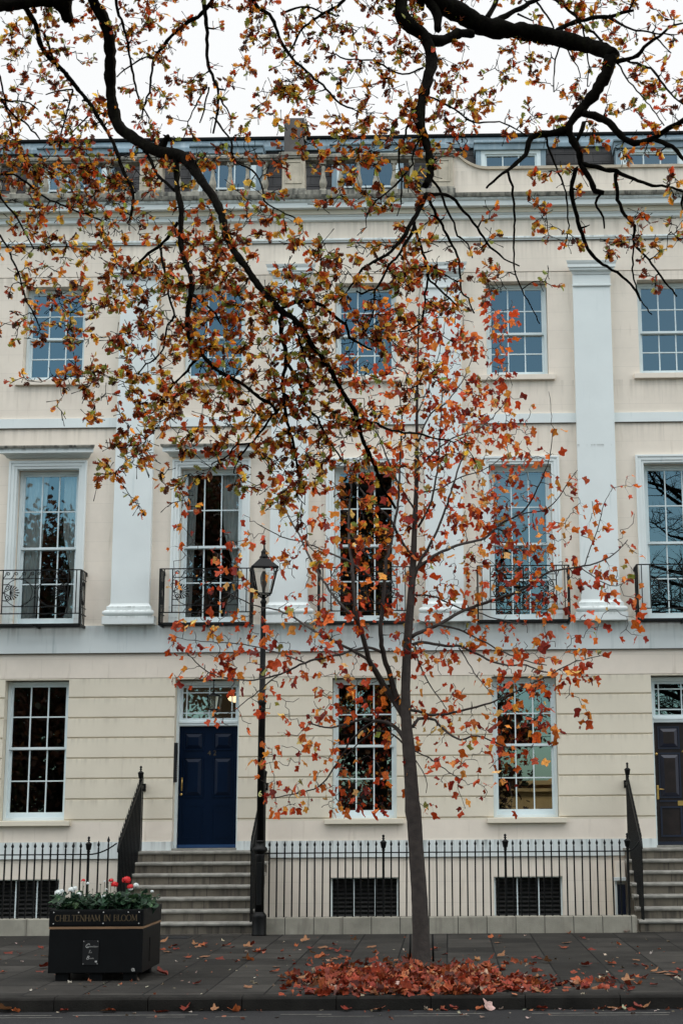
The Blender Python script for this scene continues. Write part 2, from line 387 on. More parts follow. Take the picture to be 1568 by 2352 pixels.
def pedestal(x, w2, mm=m_panelstone):
    p = MB().box(x - w2, x + w2, -.19, .10, 12.24, 12.79)
    y = -.19
    for (a, b, c, d) in [(x - w2 + .05, x - w2 + .072, 12.33, 12.74), (x + w2 - .072, x + w2 - .05, 12.33, 12.74)]: p.box(a, b, y - .012, y, c, d)
    for (c, d) in [(12.33, 12.352), (12.718, 12.74)]: p.box(x - w2 + .072, x + w2 - .072, y - .012, y, c, d)
    o = p.build('pedestal', mm, bal, bevel=.004)
    q = MB().box(x - w2 - .04, x + w2 + .04, -.23, .13, 12.113, 12.20).box(x - w2 - .02, x + w2 + .02, -.21, .11, 12.20, 12.239)
    q.build('pedestal_foot', m_weather, o, bevel=.006); q = MB()
    q.box(x - w2 - .03, x + w2 + .03, -.22, .12, 12.792, 12.83).box(x - w2 - .05, x + w2 + .05, -.24, .14, 12.83, 12.89).box(x - w2 - .03, x + w2 + .03, -.21, .12, 12.89, 12.91)
    q.build('pedestal_cap', m_weather, o, bevel=.006)
for x, w2 in [(-8.45, .19), (-5.02, .19), (-2.56, .195), (0.0, .18)]: pedestal(x, w2)
# solid parapet with a swept ramp
w = MB(); cur = []
for k in range(15):
    t = k / 14; cur.append((.19 + .62 * t, 12.565 + .34 * (1 - t) ** 2.3))
outl = [(.18, 12.112), (XR, 12.112), (XR, 12.565)] + [(x, z) for x, z in reversed(cur)] + [(.18, 12.905)]
n = len(outl); v = [(x, -.12, z) for x, z in outl] + [(x, .1, z) for x, z in outl]
w.add(v, [tuple(range(n)), tuple(range(2 * n - 1, n - 1, -1))] + [(i, i + n, (i + 1) % n + n, (i + 1) % n) for i in range(n)])
para = w.build('parapet', m_render, house)
w = MB(); pts = [(.19, 12.925)] + cur + [(XR, 12.565)]
for (xa, za), (xb, zb) in zip(pts[1:], pts[2:]):
    v = [(xa, -.16, za), (xb, -.16, zb), (xb, .14, zb), (xa, .14, za), (xa, -.16, za + .05), (xb, -.16, zb + .05), (xb, .14, zb + .06), (xa, .14, za + .06)]
    w.add(v, [(0, 3, 2, 1), (4, 5, 6, 7), (0, 1, 5, 4), (2, 3, 7, 6)])
w.build('coping', mat('buff_coping', (.50, .43, .33), .85, var=.3, scale=6, bump=.3, bscale=40), para)
# ---------------------------------------------------------------- mansard roof, dormers, chimney
roof = MB().prof([(.78, 12.1), (1.22, 13.62), (1.6, 13.62), (1.6, 12.1)], XL, XR).build('mansard_roof', m_slate, house)
w = MB()
for k in range(7):      # each slate course laps the next
    z = 12.15 + .21 * k; t = (z - 12.1) / 1.52; y = .78 + .44 * t
    w.prof([(y - .012, z), (y - .004 + .06, z + .205), (y + .07, z + .2), (y + .005, z - .002)], XL, XR)
w.build('slate_courses', m_slate, roof)
w = MB().prof([(1.20, 13.56), (1.155, 13.565), (1.15, 13.64), (1.18, 13.70), (1.20, 13.78), (1.6, 13.80), (1.6, 13.56)], XL, XR)
for x in np.arange(XL + .4, XR, 1.15): w.tube([(x, 1.148, 13.57), (x, 1.15, 13.64), (x, 1.185, 13.70), (x, 1.2, 13.78)], .014, 6)
w.build('lead_flashing', m_lead, roof)
MB().prof([(1.16, 13.802), (1.14, 13.83), (1.18, 13.85), (6, 14.0), (6, 13.8)], XL, XR).build('roof_ridge', mat('black_felt', (.012, .012, .013), .8), roof)
ch = MB().box(-2.86, -2.50, 1.0, 1.35, 13.0, 14.12).box(-2.52, -2.50, 1.35, 2.6, 13.0, 14.02)
chimney = ch.build('chimney', m_chim, roof, bevel=.01)
w = MB().box(-2.50, -2.44, 1.02, 2.2, 14.0, 14.05); w.box(-2.498, -2.47, 1.0, 2.2, 13.7, 14.0)
w.build('chimney_coping', m_weather, chimney)

def bars(mb, x0, x1, z0, z1, y0, y1, cols, rows, t):
    for k in range(1, cols):
        x = x0 + (x1 - x0) * k / cols; mb.box(x - t / 2, x + t / 2, y0, y1, z0, z1)
    for k in range(1, rows):
        z = z0 + (z1 - z0) * k / rows
        for c in range(cols):
            a = x0 + (x1 - x0) * c / cols + (t / 2 if c else 0); b = x0 + (x1 - x0) * (c + 1) / cols - (t / 2 if c < cols - 1 else 0)
            mb.box(a, b, y0 + .001, y1 - .001, z - t / 2, z + t / 2)

def framebox(mb, x0, x1, z0, z1, y0, y1, wl, wt, wb):
    mb.box(x0, x0 + wl, y0, y1, z0, z1); mb.box(x1 - wl, x1, y0, y1, z0, z1)
    mb.box(x0 + wl, x1 - wl, y0, y1, z1 - wt, z1); mb.box(x0 + wl, x1 - wl, y0, y1, z0, z0 + wb)

def panes(x0, x1, z0, z1, y, tilt=0.0):
    return MB().add([(x0, y, z0), (x1, y + tilt * .4, z0), (x1, y + tilt, z1), (x0, y + tilt * .6, z1)], [(0, 1, 2, 3)])

def sash_window(cx, z0, z1, w2, y, cols, rows, zm, fw=.05, bot=.07, parent=house, bt=.020):
    """box frame + two sashes of rows/2 each; returns the window"""
    fr = MB(); framebox(fr, cx - w2, cx + w2, z0, z1, y, y + .13, fw, .05, .05)
    win = fr.build('window', m_joinery, parent, bevel=.003)
    a, b = cx - w2 + fw, cx + w2 - fw
    for (s0, s1, yy, bb, tt) in [(zm - .02, z1 - .05, y + .025, .04, .035), (z0 + .05, zm + .015, y + .072, bot, .04)]:
        s = MB(); framebox(s, a, b, s0, s1, yy, yy + .04, .035, tt, bb)
        bars(s, a + .035, b - .035, s0 + bb, s1 - tt, yy + .006, yy + .034, cols, rows // 2, bt)
        s.build('sash', m_joinery, win, bevel=.002)
        panes(a + .03, b - .03, s0 + bb - .005, s1 - tt + .005, yy + .022, random.uniform(-.004, .004)).build('glass', m_glass, win)
    return win

for cx in BAYS:                                                           # second floor windows
    win = sash_window(cx, 8.93, 10.58, .515, .17, 3, 4, 9.715)
    MB().box(cx - .62, cx + .62, -.07, .17, 8.835, 8.925).build('sill', m_render, win, bevel=.005)
for i, cx in enumerate(BAYS):                                             # first floor windows
    win = sash_window(cx, 4.77, 7.385, .515, .17, 3, 4, 6.075, bot=.09)
    s = MB()
    for (o, t, y0) in [(.65, .035, -.06), (.615, .055, -.045), (.56, .042, -.03)]:
        s.box(cx - o, cx - o + t, y0, .1, 4.748, 7.39 + o - .52); s.box(cx + o - t, cx + o, y0, .1, 4.748, 7.39 + o - .52)
        s.box(cx - o + t, cx + o - t, y0, .1, 7.39 + o - .52 - t, 7.39 + o - .52)
    s.build('surround', m_pale, win, bevel=.003)
    if i < 2:
        h = MB().prof([(0, 7.565), (-.06, 7.57), (-.09, 7.60), (-.13, 7.615), (-.22, 7.62), (-.22, 7.68), (-.25, 7.69), (0, 7.69)], cx - .66, cx + .66, .6, .6)
        hood = h.build('hood', m_pale, win)
        MB().prof([(0, 7.692), (-.255, 7.692), (-.27, 7.72), (-.27, 7.735), (0, 7.76)], cx - .66, cx + .66, .6, .6).build('hood_top', m_weather, hood)
for cx in WIN_G:                                                          # ground floor windows
    win = sash_window(cx, 1.63, 3.855, .515, .17, 3, 4, 2.78, bot=.08)
    MB().box(cx - .63, cx + .63, -.085, .17, 1.545, 1.625).build('sill', m_rust, win, bevel=.006)
for cx in [-6.72, -1.345, 1.24, 6.36, 8.92]:                                          # basement windows behind the area railing
    f = MB(); framebox(f, cx - .54, cx + .54, .05, .715, .10, .16, .03, .02, .05)
    for k in (1, 2): x = cx - .51 + 1.02 * k / 3; f.box(x - .009, x + .009, .105, .13, .10, .695)
    win = f.build('basement_window', m_joinery, house)
    lv = MB()
    for k in range(9):
        z = .11 + .066 * k; lv.prof([(.15, z), (.145, z + .012), (.19, z + .05), (.195, z + .038)], cx - .51, cx + .51)
    lv.build('louvre', m_louver, win)
    MB().box(cx - .51, cx + .51, .2, .22, .06, .70).build('pane', m_louver, win)
# dark rooms behind the glass
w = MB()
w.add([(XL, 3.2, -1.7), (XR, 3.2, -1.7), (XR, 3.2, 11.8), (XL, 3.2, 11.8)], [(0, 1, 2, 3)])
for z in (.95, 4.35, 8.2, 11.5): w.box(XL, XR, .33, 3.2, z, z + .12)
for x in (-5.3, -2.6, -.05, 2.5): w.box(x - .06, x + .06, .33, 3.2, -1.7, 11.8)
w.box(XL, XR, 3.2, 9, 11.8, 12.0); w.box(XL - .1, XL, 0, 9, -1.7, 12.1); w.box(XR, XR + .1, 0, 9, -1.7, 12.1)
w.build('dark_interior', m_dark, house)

# ---------------------------------------------------------------- pilasters
for cx in PIL:
    p = MB().box(cx - .315, cx + .315, -.12, -.0, 5.09, 10.50)
    pil = p.build('pilaster', m_pale, house, bevel=.004)
    c = MB().prof([(0, 10.43), (-.135, 10.43), (-.15, 10.445), (-.15, 10.47), (-.125, 10.485), (0, 10.485)], cx - .18, cx + .18, 1, 1)
    c.prof([(0, 10.485), (-.13, 10.485), (-.13, 10.64), (0, 10.64)], cx - .19, cx + .19, 1, 1)
    c.prof([(0, 10.64), (-.14, 10.645), (-.155, 10.68), (-.20, 10.71), (-.20, 10.735), (-.225, 10.75), (-.225, 10.80), (-.24, 10.83), (-.25, 10.86), (0, 10.875)], cx - .18, cx + .18, 1, 1)
    c.build('capital', m_pale, pil)
    b = MB().box(cx - .425, cx + .425, -.23, 0, 4.748, 4.88)
    tor = [(0, 4.885)] + [(-.175 - .055 * sin(pi * k / 8), 4.885 + .10 * (1 - cos(pi * k / 8)) / 2) for k in range(9)] + [(0, 4.985)]
    b.prof(tor, cx - .195, cx + .195, 1, 1)
    b.prof([(0, 4.985), (-.17, 4.985), (-.17, 5.045), (-.155, 5.05), (-.13, 5.075), (-.12, 5.10), (0, 5.10)], cx - .20, cx + .20, 1, 1)
    b.build('pilaster_base', m_pale, pil, bevel=.004)

# ---------------------------------------------------------------- iron balconies
def spiral(cx, cz, r0, turns, a0, sgn, n=26, rmin=.006):
    return [(cx + (r0 + (rmin - r0) * k / n) * cos(a0 + sgn * 2 * pi * turns * k / n), cz + (r0 + (rmin - r0) * k / n) * sin(a0 + sgn * 2 * pi * turns * k / n)) for k in range(n + 1)]
def balcony(cx):
    Yf = -.42; x0, x1 = cx - .735, cx + .735
    T = lambda mb, pts, r=.0065, y=Yf, s=5: mb.tube([(x, y, z) for x, z in pts], r, s)
    f = MB()
    for z in (5.615, 4.905): f.box(x0, x1, Yf - .012, Yf + .012, z - .008, z + .008)
    for z in (5.475, 5.02): f.box(cx - .53, cx + .53, Yf - .008, Yf + .008, z - .006, z + .006)
    for x in (x0, x1): f.box(x - .012, x + .012, Yf - .012, Yf + .012, 4.73, 5.62)
    for x in (x0 + .07, x1 - .07): f.box(x - .007, x + .007, Yf - .007, Yf + .007, 4.905, 5.61)
    for x in (cx - .53, cx, cx + .53): f.box(x - .008, x + .008, Yf - .008, Yf + .008, 4.905, 5.61)
    for k in range(8):                                     # running scroll band
        xx = cx - .53 + 1.06 * (k + .5) / 8; sg = 1 if xx < cx else -1
        pts = [(xx - sg * .065, 5.485), (xx - sg * .045, 5.50), (xx - sg * .02, 5.54)] + spiral(xx + sg * .012, 5.555, .034, 1.25, pi if sg > 0 else 0, -sg, 16, .008)
        T(f, pts, .0075)
    for sg in (-1, 1):
        c = cx + sg * .27
        T(f, [(c + .225 * cos(t), 5.2475 + .222 * sin(t)) for t in np.linspace(0, 2 * pi, 33)], .0065)
        T(f, [(c - sg * .26 + .34 * (1 - cos(t)) * sg * -1, 5.2475 + .2 * sin(t)) for t in np.linspace(-1.1, 1.1, 12)], .0055)
        e = cx + sg * .53
        for s2 in (-1, 1):
            zc = 5.2475 + s2 * .083
            T(f, [(e - sg * .01, 5.2475 + s2 * .13)] + spiral(e - sg * .085, zc, .052, 1.6, pi / 2 * s2, sg * s2, 24, .008), .008)
            T(f, [(e - sg * .02, 5.2475), (e - sg * .05, 5.2475 + s2 * .02), (e - sg * .085, 5.2475 + s2 * .031)], .006)
        T(f, [(e - sg * .022 + .014 * cos(t), 5.2475 + .014 * sin(t)) for t in np.linspace(0, 2 * pi, 10)], .005)
        for k in range(-4, 5):                             # honeysuckle palmette
            a = k * .33; L_ = .155 - .008 * abs(k)
            p0 = (e - sg * .12, 5.2475); p1 = (e - sg * (.12 + L_ * .55 * cos(a)), 5.2475 + L_ * .55 * sin(a)); p2 = (e - sg * (.12 + L_ * cos(a)), 5.2475 + L_ * sin(a) * 1.02)
            f.tube([(p0[0], Yf, p0[1]), (p1[0], Yf, p1[1]), (p2[0], Yf, p2[1])], [.004, .007, .0115], 6)
    bal_ = f.build('balcony', m_iron, house)
    for x, sg in ((x0, 1), (x1, -1)):
        s = MB()
        for z in (5.615, 4.905, 4.735): s.box(x - .01, x + .01, Yf + .012, -.02, z - .008, z + .008)
        for z in (5.475, 5.02): s.box(x - .006, x + .006, Yf + .012, -.02, z - .005, z + .005)
        for y in (Yf + .1, Yf + .2, Yf + .3): s.box(x - .007, x + .007, y - .007, y + .007, 4.74, 5.61)
        s.tube([(x, Yf + .2 + .085 * cos(t), 5.2475 + .2 * sin(t)) for t in np.linspace(0, 2 * pi, 20)], .0065, 5)
        s.tube([(x, -.05, 5.615), (x - sg * .0, -.02, 5.60), (x - sg * .0, -.02, 5.56)], .012, 6)
        s.build('side_panel', m_iron, bal_)
    fl = MB()
    for y in np.linspace(Yf, -.06, 7): fl.box(x0, x1, y - .009, y + .009, 4.728, 4.742)
    for x in (x0, cx, x1): fl.box(x - .014, x + .014, Yf, -.04, 4.70, 4.727)
    fl.build('balcony_floor', m_iron, bal_)
for cx in (-6.645, -3.89, -1.33, 1.235, 3.80, 6.36, 8.92): balcony(cx)

# ---------------------------------------------------------------- doors
def door(cx, kind):
    zt = 1.17
    fr = MB(); y = .25
    fr.box(cx - .52, cx - .477, y - .06, y + .08, zt, 3.85); fr.box(cx + .477, cx + .52, y - .06, y + .08, zt, 3.85)
    fr.box(cx - .477, cx + .477, y - .055, y + .08, 3.79, 3.85)
    fr.prof([(y + .06, 3.12), (y - .05, 3.12), (y - .06, 3.135), (y - .06, 3.155), (y - .075, 3.17), (y - .075, 3.20), (y - .04, 3.22), (y + .06, 3.22)], cx - .477, cx + .477)
    d0 = fr.build('doorway', m_joinery, house, bevel=.003)
    # fanlight of nine panes
    fl = MB(); a, b = cx - .477, cx + .477; framebox(fl, a, b, 3.221, 3.789, y, y + .04, .045, .04, .03)
    for x in (cx - .37, cx, cx + .37): fl.box(x - .009, x + .009, y + .004, y + .036, 3.251, 3.749)
    for z in (3.335, 3.665): fl.box(a + .045, b - .045, y + .008, y + .032, z - .009, z + .009)
    fan = fl.build('fanlight', m_joinery, d0)
    panes(a + .04, b - .04, 3.245, 3.755, y + .022).build('fanlight_glass', m_glass, d0)
    body = m_navy if kind == 0 else m_brown
    L_, R_ = cx - .475, cx + .475; yd = y + .0
    dd = MB().box(L_, R_, yd, yd + .05, zt + .012, 3.118)
    leafd = dd.build('door', body, house, bevel=.002)
    def raised(x0, x1, z0, z1, mm, mm2, dep=.02):
        p = MB()   # moulding frame round a fielded panel
        for (a_, b_, c_, d_) in [(x0, x1, z0, z0 + .022), (x0, x1, z1 - .022, z1)]: p.box(a_, b_, yd - .012, yd, c_, d_)
        for (a_, b_) in [(x0, x0 + .022), (x1 - .022, x1)]: p.box(a_, b_, yd - .012, yd, z0 + .022, z1 - .022)
        i, j = .03, .085
        v = [(x0 + i, yd - .001, z0 + i), (x1 - i, yd - .001, z0 + i), (x1 - i, yd - .001, z1 - i), (x0 + i, yd - .001, z1 - i),
             (x0 + j, yd - dep, z0 + j), (x1 - j, yd - dep, z0 + j), (x1 - j, yd - dep, z1 - j), (x0 + j, yd - dep, z1 - j)]
        p.add(v, [(0, 1, 5, 4), (1, 2, 6, 5), (2, 3, 7, 6), (3, 0, 4, 7)])
        p.build('door_panel', mm, leafd)
        MB().add([(x0 + j, yd - dep - .0005, z0 + j), (x1 - j, yd - dep - .0005, z0 + j), (x1 - j, yd - dep - .0005, z1 - j), (x0 + j, yd - dep - .0005, z1 - j)], [(0, 1, 2, 3)]).build('panel_field', mm2, leafd)
    if kind == 0:
        for s in (-1, 1):
            xa, xb = (cx + s * .24 - .165, cx + s * .24 + .165)
            raised(xa, xb, 2.73, 3.03, m_navy, m_navy, .028); raised(xa, xb, 1.98, 2.63, m_navy, m_navy, .028)
            q = MB(); framebox(q, xa, xb, 1.33, 1.86, yd - .006, yd, .018, .018, .018); q.build('door_panel', m_navy, leafd)
        MB().box(L_ + .0, R_, yd - .02, yd, 1.185, 1.235).build('weather_bar', mat('blue_weather_bar', (.012, .05, .14), .4), leafd)
        text_mesh('door_number', '4 2', .115, m_gold, leafd, (cx + .06, yd - .004, 2.685), weight=-.001)
        h = MB().tube([(L_ + .06, yd - .0, 2.27), (L_ + .065, yd - .045, 2.27), (L_ + .065, yd - .05, 2.20), (L_ + .065, yd - .045, 2.12), (L_ + .06, yd, 2.12)], .009, 8)
        h.box(L_ + .045, L_ + .075, yd - .006, yd, 2.085, 2.30); h.build('handle', m_brass, leafd)
        MB().tube([(L_ + .05, yd, 2.03), (L_ + .05, yd - .014, 2.03)], .02, 14).build('lock', m_brass, leafd)
    else:
        for s in (-1, 1):
            xa, xb = (cx + s * .235 - .175, cx + s * .235 + .175)
            raised(xa, xb, 2.70, 3.06, m_navypanel, m_brown, .03); raised(xa, xb, 1.92, 2.64, m_navypanel, m_brown, .03)
            q = MB(); framebox(q, xa, xb, 1.31, 1.79, yd - .014, yd, .028, .028, .028); q.build('door_panel', m_navypanel, leafd)
            MB().box(xa, xb, yd - .012, yd, 1.86, 1.885).build('door_panel', m_navypanel, leafd)
        MB().box(L_, R_, yd - .02, yd, 1.185, 1.235).build('weather_bar', m_navypanel, leafd)
        text_mesh('door_number', '4', .12, m_brass, leafd, (cx - .005, yd - .004, 2.655), weight=-.001)
        p = MB().box(L_ + .018, L_ + .052, yd - .012, yd, 1.90, 2.12)
        p.build('handle_plate', m_brass, leafd, bevel=.004)
        MB().tube([(L_ + .035, yd - .012, 2.055), (L_ + .035, yd - .05, 2.055), (L_ + .07, yd - .055, 2.06), (L_ + .13, yd - .05, 2.055)], .008, 8).build('handle', m_brass, leafd)
        MB().tube([(L_ + .035, yd, 2.62), (L_ + .035, yd - .015, 2.62)], .022, 14).build('lock', m_brass, leafd)
        q = MB(); framebox(q, cx - .125, cx + .125, 1.80, 1.875, yd - .016, yd - .001, .02, .015, .015); q.box(cx - .105, cx + .105, yd - .010, yd - .002, 1.815, 1.86)
        q.build('letterbox', m_brass, leafd)
    MB().box(cx - .52, cx + .52, -.0, .3, 1.152, 1.18).build('threshold', m_nose, d0)
door(DOORS[0], 0); door(DOORS[1], 1)
# hall wall behind the fanlight: lamplight put in as a faint self-glow
w = MB(); w.add([(-4.9, 3.1, 3.0), (-2.9, 3.1, 3.0), (-2.9, 3.1, 4.34), (-4.9, 3.1, 4.34)], [(0, 1, 2, 3)]); w.build('hall_wall', m_hall, house)
# dark blue door under the right-hand steps
bd = MB().box(2.60, 2.73, -.32, -.30, .0, .60).build('basement_door', m_navypanel, house)
MB().box(2.565, 2.598, -.34, -.28, -.4, .66).box(2.54, 2.735, -.40, -.28, .66, .71).build('basement_door_frame', m_pale, bd)
MB().box(2.60, 2.735, -.27, -.0, -1.6, .95).build('basement_porch_wall', m_render, house)

# ---------------------------------------------------------------- dormers
for cx, x0, x1 in [(-6.59, -7.25, -5.93), (-3.87, -4.5, -3.25), (-1.34, -1.98, -.70), (1.22, .60, 1.85), (3.75, 3.10, 4.40)]:
    d = MB().box(x0, x0 + .09, .84, 1.9, 12.2, 13.36).box(x1 - .09, x1, .84, 1.9, 12.2, 13.36).box(x0 - .03, x1 + .03, .80, 1.9, 13.36, 13.47)
    d.prof([(.80, 13.47), (.76, 13.48), (.76, 13.52), (.82, 13.54), (1.9, 13.60), (1.9, 13.47)], x0 - .04, x1 + .04)
    dm = d.build('dormer', m_lead, roof, bevel=.006)
    win = MB(); framebox(win, x0 + .09, x1 - .09, 12.26, 13.36, .85, .95, .075, .06, .06); 
    framebox(win, x0 + .165, x1 - .165, 12.32, 13.30, .88, .93, .03, .03, .04)
    bars(win, x0 + .195, x1 - .195, 12.36, 13.27, .89, .92, 3, 1, .022); win.box(x0 + .195, x1 - .195, .875, .93, 12.70, 12.735)
    win.build('dormer_window', m_joinery, dm)
    panes(x0 + .19, x1 - .19, 12.35, 13.28, .915).build('dormer_glass', m_glass, dm)
    bl = MB()
    if cx < -6:
        for k in range(14): z = 12.4 + .062 * k; bl.box(x0 + .2, x1 - .2, .97, .975, z, z + .052)
    else: bl.box(x0 + .2, x1 - .2, 1.2, 1.21, 12.3, 13.3)
    bl.build('dormer_blind', m_blind, dm)

# ---------------------------------------------------------------- things fixed to the house
# curtains
def curtain(cx, x0, x1, z0, z1, tie, label):
    n, r = 40, 24; v = []; f = []
    for j in range(r + 1):
        t = j / r; z = z0 + (z1 - z0) * t
        wd = 1 - .55 * math.exp(-((t - tie) / .22) ** 2) if tie >= 0 else 1 - .35 * (1 - t)
        for i in range(n + 1):
            s = i / n; x = x0 + (x1 - x0) * s * wd
            v.append((x, .34 + .03 * sin(s * 34 + 2 * sin(t * 2)) + .012 * sin(s * 71 + 3 * t), z))
    for j in range(r):
        for i in range(n): k = j * (n + 1) + i; f.append((k, k + 1, k + n + 2, k + n + 1))
    o = MB().add(v, f, True).build('curtain', m_curtain)
    tag(o, label, 'curtain', 'sheer curtains in the first floor windows')
curtain(-6.62, -7.14, -6.68, 4.9, 7.35, -1, 'white sheer curtain gathered at the left of the far left first floor window')
curtain(-6.62, -6.12, -6.42, 4.9, 7.35, .25, 'narrow white curtain at the right of the far left first floor window')
curtain(-3.89, -4.40, -4.16, 4.9, 7.35, -1, 'thin pale curtain at the left of the first floor window above the numbered navy door')
curtain(-3.89, -3.38, -3.74, 4.9, 7.35, .3, 'tied back pale curtain at the right of the first floor window above the navy door')
# roller blind behind glass of the fourth first-floor window
o = MB().box(.76, 1.71, .42, .43, 6.45, 7.3).build('roller_blind', mat('pale_blind', (.35, .42, .44), .8)); tag(o, 'pale roller blind half drawn behind the fourth first floor window', 'blind')
# intercom on the door reveal
ic = empty('intercom_panel', (-4.41, .07, 2.55)); tag(ic, 'tall narrow black intercom panel on the left jamb of the navy door', 'intercom')
MB().box(0, .045, -.055, .055, -.33, .30).build('case', m_cable, ic, bevel=.006)
b_ = MB()
for k in range(9): b_.tube([(.045, -.02, -.27 + .035 * k), (.052, -.02, -.27 + .035 * k)], .008, 8)
b_.build('buttons', m_silver, ic)
# hanging porch lantern
def hanging_lantern(loc):
    r = empty('hanging_lantern', loc); tag(r, 'black six sided glass lantern hanging on a chain above the navy door', 'lantern')
    c = MB().tube([(0, 0, .42), (0, 0, .44)], .03, 10)
    for k in range(9): c.tube([(.009 * cos(a), .009 * sin(a) * (k % 2), .245 + .02 * k + .012 * sin(a) + (.009 * sin(a) * (1 - k % 2)) * 0) for a in np.linspace(0, 2 * pi, 8)], .0028, 4)
    c.tube([(0, 0, .23), (0, 0, .42)], .004, 5)
    c.build('chain', m_iron, r)
    t = MB().lathe([(.012, .24), (.03, .22), (.115, .185), (.12, .175), (.12, .168)], sides=6); t.build('lantern_roof', m_iron, r)
    f = MB(); 
    for k in range(6):
        a = k * pi / 3; f.tube([(.098 * cos(a), .098 * sin(a), .168), (.068 * cos(a), .068 * sin(a), -.03)], .006, 5)
    f.lathe([(.074, -.03), (.078, -.045), (.06, -.055), (.01, -.07)], sides=6); f.build('frame', m_iron, r)
    g = MB().lathe([(.092, .166), (.064, -.028)], sides=6); g.build('glass', glass_mat('rippled_glass', .35, (.9, .9, .8), .15, 1.0), r)
    return r
hanging_lantern((-3.80, .08, 3.42))
hl = empty('hall_lamp', (-3.52, .95, 3.62)); tag(hl, 'lit white bowl lamp glowing inside the hall behind the fanlight', 'lamp')
MB().lathe([(.02, -.075), (.08, -.065), (.15, -.035), (.175, .0), (.178, .025)], sides=20).build('bowl', m_lamp, hl)
MB().lathe([(.18, .025), (.185, .04), (.10, .07), (.02, .16), (.01, .55)], sides=20).build('fitting', mat('white_fitting', (.5, .45, .35), .5), hl)

# ---------------------------------------------------------------- steps
RS, TR = .1643, .252
def steps(cx, label):
    st = empty('stone_steps', (cx, 0, 0)); tag(st, label, 'steps', 'stone steps up to the front doors')
    hw = 1.06
    for i in range(7):
        yf = -1.80 + TR * i; z1 = RS * (i + 1); z0 = RS * i
        xo = .37 * i
        m = MB().box(-hw + .03, hw - .03, yf + .035, (-1.80 + TR * (i + 1) + .06) if i < 6 else -.002, z0 + (.0 if i == 0 else -.02), z1 - .05)
        o = m.build('riser', m_step, st)
        n_ = MB(); cap = [(yf + .012, z1 - .052), (yf + .0, z1 - .04), (yf - .004, z1 - .022), (yf + .004, z1 - .006), (yf + .018, z1), ((-1.80 + TR * (i + 1) + .05) if i < 6 else .0, z1), ((-1.80 + TR * (i + 1) + .05) if i < 6 else .0, z1 - .052)]
        ks = [-hw] + [x for x in (-.62 + (i % 3) * .21, .05 + (i % 2) * .17, .66 + (i % 3) * .08)] + [hw]
        for a, b in zip(ks, ks[1:]): n_.prof(cap, a + .002, b - .002)
        n_.build('tread', m_nose, st)
    return st
steps(-3.89, 'worn grey stone steps rising to the navy door marked 42')
steps(3.80, 'worn grey stone steps at the right edge rising to the dark brown door')
# plinth kerb under the railing
def plinth(x0, x1, label):
    o = MB().box(x0, x1, -1.93, -1.66, -.02, .232).build('low_plinth', m_plinth, bevel=.008)
    tag(o, label, 'plinth', 'low stone plinths under the railings')
plinth(-2.80, 2.70, 'low buff stone plinth under the long middle area railing')
plinth(XL, -4.98, 'low buff stone plinth under the left area railing, behind the flower planter')
plinth(4.9, XR, 'low buff stone plinth beyond the right hand steps')

# ---------------------------------------------------------------- railings
spear = MB(); spear.box(-.0105, .0105, -.0105, .0105, 0, .985)
spear.lathe([(.0145, .985), (.009, 1.0), (.026, 1.035), (.004, 1.085), (.001, 1.09)], sides=4, rot=pi / 4)
urn_p = [(.02, 0), (.02, .015), (.03, .02), (.021, .03), (.021, .04), (.034, .055), (.042, .10), (.046, .125), (.05, .13), (.046, .14), (.03, .15), (.014, .165), (.012, .175), (.024, .187), (.012, .198), (.014, .205), (.022, .222), (.014, .238), (.002, .245)]
spear_mesh = None; urn_mesh = None
def shared(store, mb, name, parent, loc, material=m_iron):
    if store[0] is None:
        o = mb.build(name, material, parent, loc); store[0] = o; return o
    o = link_copy(store[0], parent); o.location = loc; return o
S_SP, S_URN, S_POST = [None], [None], [None]
postmb = MB().box(-.017, .017, -.017, .017, 0, 1.0)
def post(parent, x, y, z, h=1.0, urn_z=None):
    if abs(h - 1.0) < .01: p = shared(S_POST, postmb, 'post', parent, (x, y, z))
    else: p = MB().box(-.017, .017, -.017, .017, 0, h).build('post', m_iron, parent, (x, y, z))
    for c in list(p.children): pass
    if S_URN[0] is None: u = MB().lathe(urn_p, sides=14).build('urn_finial', m_iron, p, (0, 0, h - .02)); S_URN[0] = u
    else: u = link_copy(S_URN[0], p); u.location = (0, 0, h - .02)
    return p
def area_railing(xs_posts, xa, xb, label):
    y = -1.78; z0 = .232
    r = empty('area_railing', ((xa + xb) / 2, y, z0)); ox = (xa + xb) / 2
    tag(r, label, 'railing', 'black iron area railings')
    MB().box(xa - ox, xb - ox, -.013, .013, .905, .922).build('rail', m_iron, r)
    x = xs_posts[0] - .1125 * math.ceil((xs_posts[0] - xa) / .1125 - .001)
    while x < xb + .001:
        if min(abs(x - p) for p in xs_posts) > .03 and x >= xa - .001:
            o = shared(S_SP, spear, 'bar', r, (x - ox, 0, 0))
            o.rotation_euler = (random.uniform(-.004, .004), random.uniform(-.006, .006), 0)
        x += 1.79 / 16
    for p in xs_posts: post(r, p - ox, 0, 0, .95)
    return r, ox
r1, ox1 = area_railing([-2.755, -.966, .824, 2.614], -2.755, 2.614, 'long black spear topped iron railing across the middle behind the young tree')
r2, ox2 = area_railing([-8.894, -7.104, -5.314], -9.8, -5.314, 'black spear topped iron railing at the left behind the flower planter')
r3, ox3 = area_railing([4.95, 6.74, 8.53, 10.32], 4.95, 10.32, 'black spear topped iron railing beyond the right hand steps')
